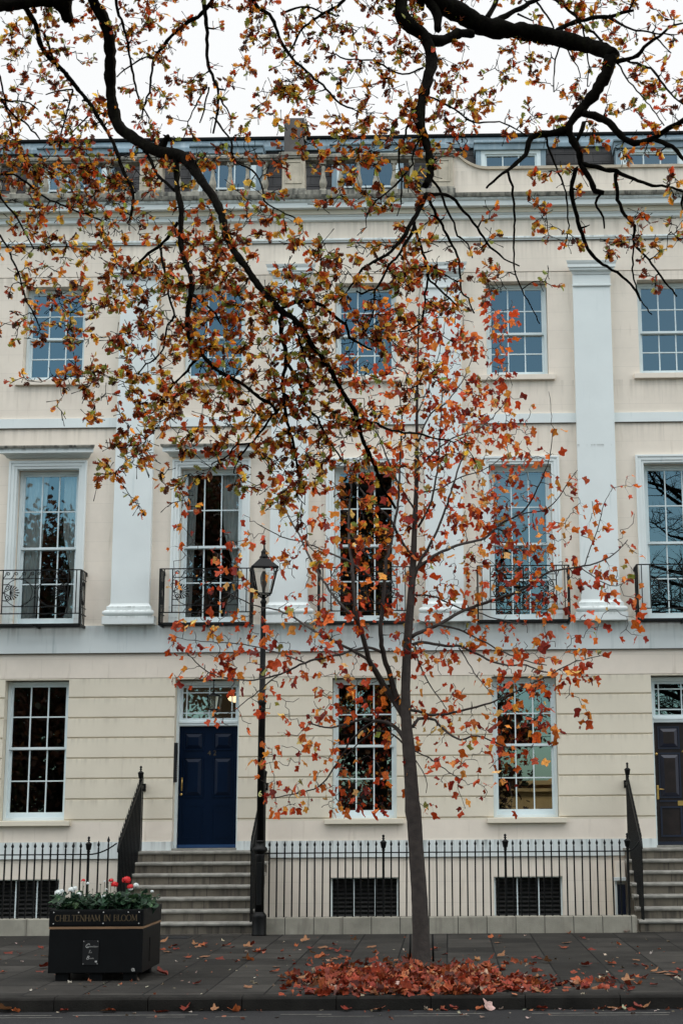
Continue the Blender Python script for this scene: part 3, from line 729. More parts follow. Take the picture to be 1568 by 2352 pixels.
# the last bars rise to meet the stair rails
for r, ox, sx, ex, side in ((r2, ox2, -5.314, -4.90, 1), (r1, ox1, 2.614, 2.80, 1)):
    pts = [(sx - ox + (ex - sx) * t, 0, .913 + .16 * t * t) for t in np.linspace(0, 1, 8)]
    MB().tube(pts, .011, 6).build('swept_rail', m_iron, r)
    k = 1
    while sx + .145 * k < ex - .05:
        t = .145 * k / (ex - sx); o = shared(S_SP, spear, 'bar', r, (sx + .145 * k - ox, 0, .0)); o.scale = (1, 1, 1 + .16 * t * t); k += 1

def stair_railing(X, label, flip=1):
    r = empty('stair_railing', (X, -1.0, 0)); tag(r, label, 'railing', 'sloping iron stair railings')
    yA, zA, yB, zB = -1.76, 1.29, -.30, 2.20
    sl = (zB - zA) / (yB - yA)
    q = MB(); n = 12
    pts = [(0, yA - .06 + 1.0, zA - .09), (0, yA - .03 + 1.0, zA - .035)] + [(0, yA + (yB - yA) * t + 1.0, zA + (zB - zA) * t) for t in np.linspace(0, 1, n)]
    for a, b in zip(pts, pts[1:]):
        v = [(s_ * .013, p[1], p[2] + dz) for p in (a, b) for s_ in (-1, 1) for dz in (-.028, .028)]
        q.add(v, [(0, 1, 3, 2), (4, 6, 7, 5), (0, 4, 5, 1), (2, 3, 7, 6), (0, 2, 6, 4), (1, 5, 7, 3)])
    q.build('handrail', m_iron, r)
    nb = 14
    for k in range(nb):
        y = yA + (yB - .09 - yA) * k / (nb - 1)
        i = max(0, min(6, int((y + 1.80) / TR))); zb = RS * (i + 1)
        zt = zA + sl * (y - yA) + .13
        h = zt - zb
        b = MB().box(-.010, .010, -.010, .010, 0, h - .10); b.lathe([(.010, h - .10), (.008, h - .09), (.014, h - .06), (.001, h)], sides=4, rot=pi / 4)
        b.build('bar', m_iron, r, (0, y + 1.0, zb))
    post(r, 0, yB + 1.0, RS * 7, 1.10)
    t = MB().box(-.014, .014, yB + 1.0, .985, 2.12, 2.17); t.box(-.03, .03, .93, .995, 2.08, 2.20)
    for y in (.80, .90): t.tube([(0, y, RS * 7), (0, y, 2.28), (0, y, 2.36)], [.009, .009, .001], 6)
    t.build('wall_bracket', m_iron, r)
    return r
stair_railing(-4.87, 'sloping black spear topped stair railing to the left of the navy door')
stair_railing(-2.91, 'sloping black stair railing to the right of the navy door beside the lamp post')
stair_railing(2.82, 'sloping black spear topped stair railing beside the brown door at the right edge')

# ---------------------------------------------------------------- lamp post
lp = empty('lamp_post', (-2.745, -2.07, 0)); tag(lp, 'tall black iron lamp post with a square lantern and painted 6 beside the steps', 'lamp post')
ps = MB().lathe([(.108, 0), (.108, .02), (.104, .03), (.104, .25), (.108, .27), (.10, .29), (.075, .315), (.07, .33)], sides=20)
ps.lathe([(.068, .33), (.066, 1.10), (.07, 1.12), (.068, 1.15)], sides=14)
ps.lathe([(.072, 1.15), (.105, 1.19), (.11, 1.21), (.10, 1.23), (.07, 1.26), (.06, 1.29), (.062, 1.31), (.072, 1.32), (.062, 1.335), (.058, 1.34)], sides=20)
ps.lathe([(.056, 1.34), (.051, 3.30), (.062, 3.32), (.066, 3.345), (.058, 3.37), (.045, 3.39), (.036, 4.80), (.045, 4.82), (.05, 4.84), (.03, 4.87), (.028, 4.93)], sides=16)
ps.build('column', m_iron, lp)
MB().box(-.035, .035, -.073, -.06, .42, 1.03).build('access_door', m_iron, lp, bevel=.01)
text_mesh('post_number', '6', .12, m_yellow, lp, (-.004, -.0565, 2.0), weight=.002)
LT = empty('lantern', (0, 0, 0)); LT.parent = lp; LT.rotation_euler = (0, 0, radians(12))
fr = MB()
for sx in (-1, 1):
    for sy in (-1, 1): fr.tube([(sx * .10, sy * .10, 4.95), (sx * .185, sy * .185, 5.33)], .0145, 5)
for z, q in ((4.955, .10), (5.33, .187)):
    for a, b in (((-1, -1), (1, -1)), ((1, -1), (1, 1)), ((1, 1), (-1, 1)), ((-1, 1), (-1, -1))):
        fr.tube([(a[0] * q, a[1] * q, z), (b[0] * q, b[1] * q, z)], .011, 5)
fr.tube([(0, 0, 4.88), (-.1, -.1, 4.955)], .008, 5); fr.tube([(0, 0, 4.88), (.1, -.1, 4.955)], .008, 5); fr.tube([(0, 0, 4.88), (-.1, .1, 4.955)], .008, 5); fr.tube([(0, 0, 4.88), (.1, .1, 4.955)], .008, 5)
fr.build('lantern_frame', m_iron, LT)
rt = math.sqrt(2)
MB().lathe([(.205 * rt, 5.335), (.205 * rt, 5.35), (.19 * rt, 5.36), (.06 * rt, 5.50), (.05 * rt, 5.50)], sides=4, rot=pi / 4).build('lantern_roof', m_iron, LT)
MB().lathe([(.065, 5.50), (.075, 5.515), (.05, 5.54), (.045, 5.58), (.05, 5.60), (.03, 5.62), (.014, 5.65), (.012, 5.70), (.026, 5.725), (.012, 5.75), (.014, 5.77), (.002, 5.84)], sides=14).build('finial', m_iron, LT)
MB().lathe([(.093 * rt, 4.965), (.178 * rt, 5.32)], sides=4, rot=pi / 4).build('lantern_glass', m_lglass, LT)
MB().lathe([(.02, 4.98), (.03, 5.05), (.05, 5.12), (.055, 5.2), (.04, 5.26), (.02, 5.30)], sides=12).build('mantle', mat('frosted_bulb', (.12, .12, .11), .3), LT)

# ---------------------------------------------------------------- ground
g = MB().box(-60, 60, -9.40, -1.80, -.18, 0.0); g.box(-60, 60, -1.80, .0, -2.2, -1.65)
m_pave = brick_mat('paving_slabs', (.015, .0138, .012), (.040, .037, .0325), (.002, .002, .002), .5935, .69, offset=0, msize=.010, rough=.85, axis='XY', off=(.037, .07), bump=.35, var=.35, stain=((.014, .013, .012), .5, .6, (.5, .5, 1)))
pv = g.build('pavement', m_pave); tag(pv, kind='structure')
k = MB(); x = -30.0 - .0
x = -.19 - .905 * 40
while x < 40:
    k.prof([(-9.25, -.2), (-9.455, -.2), (-9.452, -.02), (-9.44, -.004), (-9.425, .004), (-9.25, .004)], x + .004, x + .901); x += .905
kb = k.build('kerb', m_kerb); tag(kb, kind='structure')
rd = MB().box(-60, 60, -19.5, -9.453, -.3, -.125).build('road', m_asphalt); tag(rd, kind='structure')
ln = MB()
for y, wd in ((-9.75, .018), (-9.90, .014)):
    x = -9.0
    while x < 6:
        l = random.uniform(.25, 1.3); ln.add([(x, y - wd, -.1215), (x + l, y - wd, -.1215), (x + l, y + wd, -.1215), (x, y + wd, -.1215)], [(0, 1, 2, 3)]); x += l + random.uniform(.1, .8)
lo = ln.build('road_edge_line', m_line); tag(lo, kind='structure')
gd = MB().add([(-300, -300, -.31), (300, -300, -.31), (300, 300, -.31), (-300, 300, -.31)], [(0, 1, 2, 3)]).build('ground', m_grass); tag(gd, kind='structure')
# hole for the area is below the sheet; far pavement behind the camera
fp = MB().box(-60, 60, -27, -19.5, -.3, -.02).build('far_pavement', m_pave); tag(fp, kind='structure')
# drain cover near the steps
c = at(393, 2154, Z=.004); dc = empty('drain_cover', (c[0], c[1] + .05, .002)); tag(dc, 'dark rectangular iron drain cover in the pavement at the foot of the steps', 'drain cover')
MB().box(-.26, .26, -.2, .2, 0, .006).build('plate', m_grate, dc)
q = MB()
for i_ in range(9): q.box(-.23, .23, -.18 + .042 * i_, -.16 + .042 * i_, .006, .011)
q.build('grating', m_grate, dc)

# ---------------------------------------------------------------- planter
PL = empty('flower_planter', (-3.755, -7.5, 0)); tag(PL, 'black square wooden planter lettered CHELTENHAM IN BLOOM with a tan strip', 'planter')
MB().box(-.5, .5, -.5, .5, .085, .535).build('body', m_blackpaint, PL, bevel=.006)
q = MB(); framebox(q, -.505, .505, .562, .735, -.505, -.455, .05, .0, .0)
q = MB().box(-.505, .505, -.505, -.45, .562, .735).box(-.505, .505, .45, .505, .562, .735).box(-.505, -.45, -.45, .45, .562, .735).box(.45, .505, -.45, .45, .562, .735)
q.build('rim', m_blackpaint, PL, bevel=.005)
MB().box(-.503, .503, -.503, .503, .537, .560).build('trim_strip', m_goldline, PL)
for a in (-.36, 0, .36):
    for b in (-.4, .36): MB().box(a - .07, a + .07, b - .05, b + .05, 0, .085).build('foot', m_blackpaint, PL, bevel=.004)
MB().box(-.45, .45, -.45, .45, .56, .70).build('soil', m_soil, PL)
bp_ = MB().box(-.475, .475, -.511, -.505, .578, .722).build('name_board', m_blackpaint, PL, bevel=.002)
sc = MB()
for x in (-.455, -.19, .075, .34, .455):
    for z in (.592, .708):
        if x in (-.455, .455, .075) or z > .65: sc.tube([(x, -.511, z), (x, -.514, z)], .007, 8)
sc.build('screws', m_silver, PL)
# roman lettering cut from strokes: uprights thick, cross strokes thin, bracketed serifs
TH, TN = .0105, .0045
def arc(cx, cz, rx, rz, a0, a1, n=12): return [(cx + rx * cos(radians(a0 + (a1 - a0) * i / n)), cz + rz * sin(radians(a0 + (a1 - a0) * i / n))) for i in range(n + 1)]
GL = {
 'C': (.78, [('v', arc(.42, .5, .38, .5, 50, 310))]), 'H': (.86, [('T', [(.14, 0), (.14, 1)]), ('T', [(.72, 0), (.72, 1)]), ('n', [(.14, .5), (.72, .5)])]),
 'E': (.66, [('T', [(.14, 0), (.14, 1)]), ('n', [(.14, .98), (.58, .98)]), ('n', [(.14, .52), (.5, .52)]), ('n', [(.14, .02), (.62, .02)]), ('n', [(.58, .98), (.59, .84)]), ('n', [(.62, .02), (.64, .17)])]),
 'L': (.62, [('T', [(.14, 0), (.14, 1)]), ('n', [(.14, .02), (.58, .02)]), ('n', [(.58, .02), (.6, .17)])]),
 'T': (.72, [('T', [(.36, 0), (.36, 1)]), ('n', [(.04, .98), (.68, .98)]), ('n', [(.04, .98), (.03, .84)]), ('n', [(.68, .98), (.69, .84)])]),
 'N': (.88, [('n', [(.12, 0), (.12, 1)]), ('n', [(.76, 0), (.76, 1)]), ('T', [(.12, 1), (.76, 0)])]),
 'A': (.82, [('n', [(.05, 0), (.4, 1)]), ('T', [(.4, 1), (.76, 0)]), ('n', [(.17, .36), (.62, .36)])]),
 'M': (1.05, [('n', [(.12, 0), (.16, 1)]), ('T', [(.16, 1), (.5, .1)]), ('n', [(.5, .1), (.84, 1)]), ('T', [(.84, 1), (.9, 0)])]),
 'I': (.36, [('T', [(.18, 0), (.18, 1)])]),
 'B': (.70, [('T', [(.14, 0), (.14, 1)]), ('v', [(.14, .98)] + arc(.36, .76, .2, .22, 90, -90) + [(.14, .54)]), ('v', [(.14, .54)] + arc(.38, .28, .25, .26, 90, -90) + [(.14, .02)])]),
 'O': (.90, [('v', arc(.45, .5, .39, .5, 0, 360, 22))]), ' ': (.5, [])}
def stroke(mb, pts, w0, H, ox, oz, y):
    for (a, b) in zip(pts, pts[1:]):
        dx, dz = (b[0] - a[0]) * H, (b[1] - a[1]) * H; l = math.hypot(dx, dz) or 1e-6
        wd = w0 if isinstance(w0, float) else TN + (TH - TN) * abs(dz) / l
        nx, nz = -dz / l * wd / 2, dx / l * wd / 2; ex, ez = dx / l * .001, dz / l * .001
        p = [(ox + a[0] * H - ex, oz + a[1] * H - ez), (ox + b[0] * H + ex, oz + b[1] * H + ez)]
        mb.add([(p[0][0] + nx, y, p[0][1] + nz), (p[0][0] - nx, y, p[0][1] - nz), (p[1][0] - nx, y, p[1][1] - nz), (p[1][0] + nx, y, p[1][1] + nz)], [(0, 1, 2, 3)])
txt = 'CHELTENHAM IN BLOOM'; H = .064; tot = sum(GL[c][0] for c in txt) * H; s_ = .88 / tot
x = -.44; lm = MB()
for ci, c in enumerate(txt):
    wd, st_ = GL[c]
    for si, (t, pts) in enumerate(st_):
        pts = [(p[0] * s_, p[1]) for p in pts]; yy = -.5125 - .00025 * si
        stroke(lm, pts, {'T': TH, 'n': TN, 'v': None}[t] if t != 'v' else 'v', H, x, .618, yy)
        if len(pts) == 2 and abs(pts[1][1] - pts[0][1]) > .8:
            for p in pts: 
                if .02 > p[1] or p[1] > .98: stroke(lm, [(p[0] - .11, min(max(p[1], .02), .98)), (p[0] + .11, min(max(p[1], .02), .98))], TN, H, x, .618, yy - .0001)
    x += wd * H * s_
lm.build('lettering', m_gold, PL)
pq = MB().box(-.135, .035, -.507, -.5, .17, .42).build('plaque', m_cable, PL)
for (s, dx, z, sz) in (('C', -.112, .362, .062), ('heltenham', -.088, .357, .028), ('I', -.072, .303, .052), ('n', -.050, .297, .028), ('B', -.096, .242, .055), ('loom', -.072, .237, .028)):
    text_mesh('plaque_lettering', s, sz, m_silver, pq, (dx, -.5085, z), shear=.35 if len(s) == 1 and s != 'n' else .0, align='LEFT', weight=-.0004)
q = MB()
for x_ in (-.125, .025):
    for z_ in (.18, .41): q.tube([(x_, -.507, z_), (x_, -.511, z_)], .0045, 8)
q.box(.0, .022, -.5085, -.507, .195, .212); q.build('plaque_screws', m_silver, pq)
q = MB().tube([(.405 + .015 * cos(t), -.5035, .118 + .015 * sin(t)) for t in np.linspace(0, 2 * pi, 16)], .0025, 5); q.tube([(.405 + .007 * cos(t), -.5035, .118 + .007 * sin(t)) for t in np.linspace(0, 2 * pi, 10)], .002, 5)
q.box(.414, .425, -.504, -.5025, .103, .11); q.build('round_mark', m_silver, PL)
MB().box(.5, .507, -.13, .05, .17, .42).build('side_plaque', m_blackpaint, PL)
q = MB(); framebox(q, -.13 + 0, .05, .17, .42, 0, 0, 0, 0, 0)

# ---------------------------------------------------------------- leaf shapes
def leaf_outline(kind):
    if kind == 'oak':     # half outline, stalk at 0, tip at 1
        h = [(0, .03), (.08, .05), (.15, .17), (.23, .20), (.29, .10), (.36, .29), (.46, .34), (.51, .16), (.58, .38), (.70, .38), (.74, .19), (.82, .29), (.93, .24), (1.0, .02)]
    elif kind == 'tulip':
        h = [(0, .02), (.02, .18), (.08, .36), (.22, .46), (.34, .37), (.48, .30), (.62, .36), (.84, .42), (.93, .30), (.82, .03)]
    else:                 # kidney shaped geranium leaf
        h = [(.12, .02), (0, .2), (.08, .42), (.28, .52), (.5, .5), (.72, .38), (.88, .2), (.95, .02)]
    return h
def leaf_template(kind, fold=.25, curl=.3):
    h = leaf_outline(kind); n = len(h)
    mid = [0, .45, h[-1][0]]
    V = []
    for (l, w_) in h: V.append((w_, l))
    for (l, w_) in h: V.append((-w_, l))
    for l in mid: V.append((0, l))
    V = np.array(V); a = 2 * n
    half1 = [a] + list(range(n)) + [a + 2, a + 1]; half2 = [a, a + 1, a + 2] + list(range(2 * n - 1, n - 1, -1))
    return V, [half1, half2]
def leaves_mesh(name, kind, P, D, U, S, C, material, parent=None, petiole=0.0):
    """P positions, D leaf directions, U normals, S sizes, C colours -> one mesh"""
    V, F = leaf_template(kind); m = len(V); N_ = len(P)
    D = D / np.linalg.norm(D, axis=1, keepdims=True)
    R_ = np.cross(D, U); R_ /= np.linalg.norm(R_, axis=1, keepdims=True) + 1e-9
    U = np.cross(R_, D)
    fold = RNG.uniform(-.2, .95, N_); curl = RNG.uniform(-1.0, .9, N_); tw = RNG.uniform(-.8, .8, N_)
    x = V[:, 0][None, :] * (1 - .25 * np.abs(fold))[:, None]; y = V[:, 1][None, :] * np.ones((N_, 1))
    z = np.abs(V[:, 0])[None, :] * fold[:, None] + curl[:, None] * (V[:, 1] ** 2)[None, :] * .5 + tw[:, None] * V[:, 0][None, :] * V[:, 1][None, :]
    z = z + RNG.normal(0, .02, z.shape)
    co = P[:, None, :] + S[:, None, None] * (x[..., None] * R_[:, None, :] + (y[..., None] + petiole) * D[:, None, :] + z[..., None] * U[:, None, :])
    verts = co.reshape(-1, 3)
    me = bpy.data.meshes.new(name)
    lens = [len(f) for f in F]; per = sum(lens)
    base = np.concatenate([np.array(f) for f in F])
    loops = (base[None, :] + (np.arange(N_) * m)[:, None]).ravel()
    ls = np.concatenate([[0], np.cumsum(lens)[:-1]]); starts = (ls[None, :] + (np.arange(N_) * per)[:, None]).ravel()
    me.vertices.add(len(verts)); me.vertices.foreach_set('co', verts.ravel())
    me.loops.add(len(loops)); me.loops.foreach_set('vertex_index', loops.astype(np.int32))
    me.polygons.add(len(starts)); me.polygons.foreach_set('loop_start', starts.astype(np.int32))
    me.update(calc_edges=True); me.validate()
    at_ = me.color_attributes.new('leaf', 'FLOAT_COLOR', 'POINT')
    cc = np.ones((N_, m, 4)); cc[:, :, :3] = C[:, None, :]
    at_.data.foreach_set('color', cc.reshape(-1))
    me.materials.append(material)
    o = bpy.data.objects.new(name, me); COL.objects.link(o)
    if parent: o.parent = parent
    return o
def pick(pal, n):
    w_ = np.array([p[3] for p in pal]); w_ = w_ / w_.sum(); i = RNG.choice(len(pal), n, p=w_)
    c = np.array([p[:3] for p in pal])[i]; return np.clip(c * RNG.uniform(.7, 1.3, (n, 1)) * RNG.uniform(.88, 1.12, (n, 3)), 0, 1)

# ---------------------------------------------------------------- plants in the planter
def geranium(cx, cy, w_, n, flowers, label):
    r = empty('geranium', (-3.755 + cx, -7.5 + cy, .70)); tag(r, label, 'plant', 'geraniums in the black planter')
    P = np.stack([RNG.normal(0, w_, n), RNG.normal(-.08, .20, n), .01 + np.abs(RNG.normal(.06, .045, n))], 1)
    P[:, 0] = np.clip(P[:, 0], -w_ * 1.8, w_ * 1.8); P[:, 1] = np.clip(P[:, 1], -.42, .42)
    D = np.stack([P[:, 0] * 3 + RNG.normal(0, .6, n), P[:, 1] * 3 - .5 + RNG.normal(0, .4, n), RNG.normal(-.1, .3, n)], 1)
    U = np.stack([RNG.normal(0, .3, n), RNG.normal(-.5, .3, n), np.ones(n)], 1)
    C = pick([(.018, .05, .025, 5), (.03, .075, .035, 4), (.012, .03, .018, 3), (.05, .10, .04, 1)], n)
    leaves_mesh('leaves', 'ger', P, D, U, RNG.uniform(.05, .085, n), C, m_geran, r)
    st = MB()
    for i in range(0, n, 5): st.tube([(P[i][0] * .4, P[i][1] * .4, -.02), (P[i][0] * .8, P[i][1] * .8, P[i][2] * .6), tuple(P[i])], .0025, 4)
    st.build('stems', mat('geranium_stem', (.03, .05, .02), .7), r)
    for (fx, fy, fz, rad, colr) in flowers:
        rad *= 1.45 if colr != 'b' else 1; fz *= .88
        f = MB()
        f.tube([(fx * .7, fy, 0), (fx, fy - .01, fz * .6), (fx, fy, fz)], .003, 5)
        f.build('flower_stem', MATS['geranium_stem'], r)
        N_ = max(8, int(rad * 900)); q = []
        hd = MB()
        for k in range(N_):
            d = Vector(RNG.normal(0, 1, 3)).normalized(); d.z = abs(d.z) * .9 - .15
            c_ = Vector((fx, fy, fz)) + d * rad * .8; e1 = d.orthogonal().normalized(); e2 = d.cross(e1); s = rad * .45
            pts = [c_ + (e1 * cos(a) + e2 * sin(a)) * s * (1 + .25 * cos(5 * a)) for a in np.linspace(0, 2 * pi, 11)[:-1]]
            hd.add([tuple(p) for p in pts] + [tuple(c_ + d * s * .3)], [(i, (i + 1) % 10, 10) for i in range(10)])
        hd.build('flower_head', {'r': mat('red_petal', (.60, .006, .008), .5, var=.2, scale=40), 'w': mat('white_petal', (.68, .72, .70), .5, var=.1, scale=30), 'b': MATS['geranium_stem']}[colr], r)
def pf_(x, y, Y=-7.7):      # point above the planter for a sight line
    return at(x, y, Y=Y)
FL_ = [(202, 2035, 'r', .020), (276, 2038, 'r', .024), (292, 2034, 'r', .032), (262, 2045, 'r', .0), ]
def fw(cx, items):
    out = []
    for (x, y, c, rad) in items:
        p = at(x, y, Y=-7.6); out.append((p[0] + 3.755 - cx, -.1 + 0, p[2] - .70, rad, c))
    return out
def zp(x, y): return ((150 + x / 3.136) * .6272, (3150 + y / 3.136) * .6272)
def fl(items): return [(*zp(x, y), c, r_) for x, y, c, r_ in items]
geranium(-.36, 0, .085, 260, fw(-.36, fl([(205, 350, 'w', .032), (240, 325, 'w', .02), (355, 310, 'w', .028), (395, 290, 'w', .022), (355, 235, 'b', .010)])), 'white flowered geranium at the left end of the planter')
geranium(-.16, 0, .09, 260, fw(-.16, fl([(490, 188, 'r', .017), (545, 225, 'w', .015), (440, 368, 'w', .022), (492, 260, 'b', .008), (596, 300, 'b', .008)])), 'geranium with one small red bloom and white heads, second from the left in the planter')
geranium(.04, 0, .09, 260, fw(.04, fl([(735, 200, 'w', .010), (688, 240, 'b', .010), (722, 398, 'w', .020), (755, 305, 'w', .012), (778, 220, 'b', .009)])), 'leafy geranium in the middle of the planter with thin budding stalks')
geranium(.21, 0, .09, 260, fw(.21, fl([(810, 190, 'r', .022), (848, 238, 'r', .028), (870, 236, 'r', .014)])), 'geranium with a pair of red blooms right of the middle of the planter')
geranium(.37, 0, .085, 260, fw(.37, fl([(985, 182, 'r', .036), (1027, 268, 'r', .026), (1035, 298, 'w', .018), (1095, 248, 'w', .022), (1278, 330, 'w', .014), (1148, 290, 'b', .006)])), 'geranium with the largest red bloom at the right end of the planter')

# ---------------------------------------------------------------- skeleton growth
def px_scale(Y): return (Y - CAM[1]) / FL * 1.03
def smooth_path(pts, step=14):
    P = np.array([p[:2] for p in pts], float); r = np.array([p[2] for p in pts], float)
    n = len(P); out = []
    for i in range(n - 1):
        p0, p1, p2, p3 = P[max(i - 1, 0)], P[i], P[i + 1], P[min(i + 2, n - 1)]
        k = max(1, int(np.linalg.norm(p2 - p1) / step))
        for j in range(k):
            t = j / k; q = .5 * ((2 * p1) + (p2 - p0) * t + (2 * p0 - 5 * p1 + 4 * p2 - p3) * t * t + (3 * p1 - p0 - 3 * p2 + p3) * t ** 3)
            out.append((q[0], q[1], r[i] * (1 - t) + r[i + 1] * t))
    out.append((*P[-1], r[-1])); return out

def rpath(pts, r0, r1, fx, fy):
    n = len(pts); return [(fx(x), fy(y), r0 + (r1 - r0) * i / (n - 1)) for i, (x, y) in enumerate(pts)]
def grid_points(rows, k, cell=98, first=0, clump=0):
    pts = []
    if clump:                                   # sprays: several twig ends gathered round a common point
        for ri, row in enumerate(rows):
            for ci, d in enumerate(row):
                nn = d * k / clump; m_ = int(nn) + (RNG.random() < nn - int(nn))
                for _ in range(m_):
                    c_ = np.array([(ci + RNG.random()) * cell, (ri + first + RNG.random()) * cell])
                    for _ in range(max(1, RNG.poisson(clump))): pts.append(tuple(c_ + RNG.normal(0, 19, 2) * np.array([1, .85])))
        return np.array(pts)
    for ri, row in enumerate(rows):
        for ci, d in enumerate(row):
            nn = d * k; m_ = int(nn) + (RNG.random() < nn - int(nn))
            for _ in range(m_): pts.append(((ci + RNG.random()) * cell, (ri + first + RNG.random()) * cell))
    return np.array(pts)

def grow(skel, targets, depth_fn, jit, sc_fn, droop, tipr, baser, spread):
    """join every target to the nearest part of the skeleton, nearest targets first"""
    S = np.array([s for s in skel], float)          # (x, y, depth, r px)
    nS = len(S); cap = nS + len(targets) * 8
    A = np.zeros((cap, 4)); A[:nS] = S; n = nS
    rem = np.array(targets); bestd = np.full(len(rem), 1e9); besti = np.zeros(len(rem), int)
    def upd(i0, i1):
        nonlocal bestd, besti
        for s in range(i0, i1, 400):
            blk = A[s:min(s + 400, i1)]
            d = np.hypot(rem[:, None, 0] - blk[None, :, 0], (rem[:, None, 1] - blk[None, :, 1]))
            j = d.argmin(1); dm = d[np.arange(len(rem)), j]
            m_ = dm < bestd; bestd[m_] = dm[m_]; besti[m_] = s + j[m_]
    upd(0, n); alive = np.ones(len(rem), bool); twigs = []
    for _ in range(len(rem)):
        i = int(np.where(alive, bestd, 1e9).argmin()); alive[i] = False
        if bestd[i] < 3: pass
        a = A[besti[i]].copy(); b = np.array([rem[i][0], rem[i][1]]); L_ = max(bestd[i], 1)
        # steer the start of long twigs so they leave along a curve
        ns = max(2, min(7, int(L_ / 13))); per = np.array([-(b[1] - a[1]), b[0] - a[0]]) / L_
        bow = RNG.normal(0, .16) * L_; dz = RNG.normal(0, spread) * min(L_, 90) / 60
        path = []
        for k_ in range(ns + 1):
            t = k_ / ns; q = a[:2] + (b - a[:2]) * t + per * bow * sin(pi * t) + np.array([0, -droop * L_ * sin(pi * t)])
            if 0 < k_ < ns: q = q + RNG.normal(0, jit, 2)
            r_ = max(tipr, (min(baser, a[3] * .8) * (1 - t) + tipr * t))
            path.append((q[0], q[1], a[2] + dz * t, r_))
        twigs.append(path)
        i0 = n
        for p in path[1:]: A[n] = p; n += 1
        upd(i0, n)
    return twigs

def to_world(p): return at(p[0], p[1], Y=p[2])

# ---------------------------------------------------------------- oak overhead
ZA = (lambda x: .34 * x, lambda y: .34 * y)
ZB = (lambda x: 313.6 + .36 * x, lambda y: 439 + .36 * y)
ZC = (lambda x: 627.2 + .36 * x, lambda y: 250.9 + .36 * y)
ZD = (lambda x: 1066.2 + .32 * x, lambda y: .32 * y)
ZE = (lambda x: 627.2 + .36 * x, lambda y: 627.2 + .36 * y)
Z2 = (lambda x: 752.6 + .52 * x, lambda y: .52 * y)
Z1 = (lambda x: .52 * x, lambda y: .52 * y)
ZG = (lambda x: 815.4 + .28 * x, lambda y: 1348.5 + .28 * y)
ID = (lambda x: x, lambda y: y)
oak_big = [
 rpath([(-90, 30), (-30, 16), (68, 4), (140, -4), (180, -22), (215, -50)], 17, 15, *ID),
 rpath([(135, -12), (146, 12), (152, 30), (157, 52)], 27, 9, *ID),
 [(215, -50, 13)] + rpath([(630, 0), (690, 100), (730, 220), (745, 350), (745, 500), (750, 620), (770, 760), (810, 860), (900, 930), (1000, 990), (1100, 1030), (1200, 1045), (1270, 1090)], 13, 13.5, *ZA)
   + rpath([(440, -30), (480, 20), (540, 140), (570, 270), (620, 380), (690, 470), (740, 550), (810, 640), (880, 720), (930, 770), (1000, 810), (1060, 880), (1110, 970), (1180, 1060), (1240, 1150), (1300, 1260), (1360, 1360)], 9.5, 4.4, *ZB)
   + rpath([(520, 880), (560, 1030), (600, 1130), (660, 1260), (700, 1380), (740, 1440), (780, 1500)], 4.2, 2, *ZE),
 rpath([(1070, 1040), (1100, 980), (1125, 935), (1140, 915)], 12, 5, *ZA),
 rpath([(1190, 1050), (1195, 1180), (1200, 1300)], 7.5, 6.5, *ZA) + rpath([(285, 100), (285, 200), (280, 310), (300, 420), (340, 520), (355, 600), (335, 720), (325, 850), (350, 960), (410, 1030), (470, 1100), (540, 1160), (620, 1200), (700, 1250), (790, 1320), (870, 1370), (900, 1440)], 7, 2.5, *ZB),
 [(60, 5, 8)] + rpath([(180, 60), (230, 140), (260, 230), (280, 310), (340, 390), (430, 480), (510, 580), (600, 690), (650, 770), (700, 850), (760, 950), (800, 1060), (840, 1170), (890, 1270), (900, 1360), (880, 1480)], 6, 2.6, *ZA),
 [(215, -50, 13), (480, -75, 12), (700, -75, 16), (880, -70, 24)] + rpath([(330, -60), (430, -40), (500, 20), (590, 60), (680, 115), (780, 130), (900, 145), (1020, 170), (1120, 195), (1210, 220), (1262, 250)], 27, 17, *Z2),
 rpath([(330, -60), (325, 60), (370, 120), (430, 165), (460, 270), (440, 350), (415, 450), (405, 540), (430, 620), (450, 700), (452, 770), (430, 820)], 18, 7, *Z2),
 rpath([(430, 170), (500, 182), (570, 150), (640, 150)], 14, 10, *Z2),
 rpath([(440, 0), (480, 60), (485, 135)], 14, 7, *Z2),
 rpath([(1250, 245), (1235, 310), (1210, 360), (1170, 420), (1120, 480), (1080, 530), (1060, 570), (1080, 620), (1110, 670), (1115, 730)], 16, 6.5, *Z2),
]
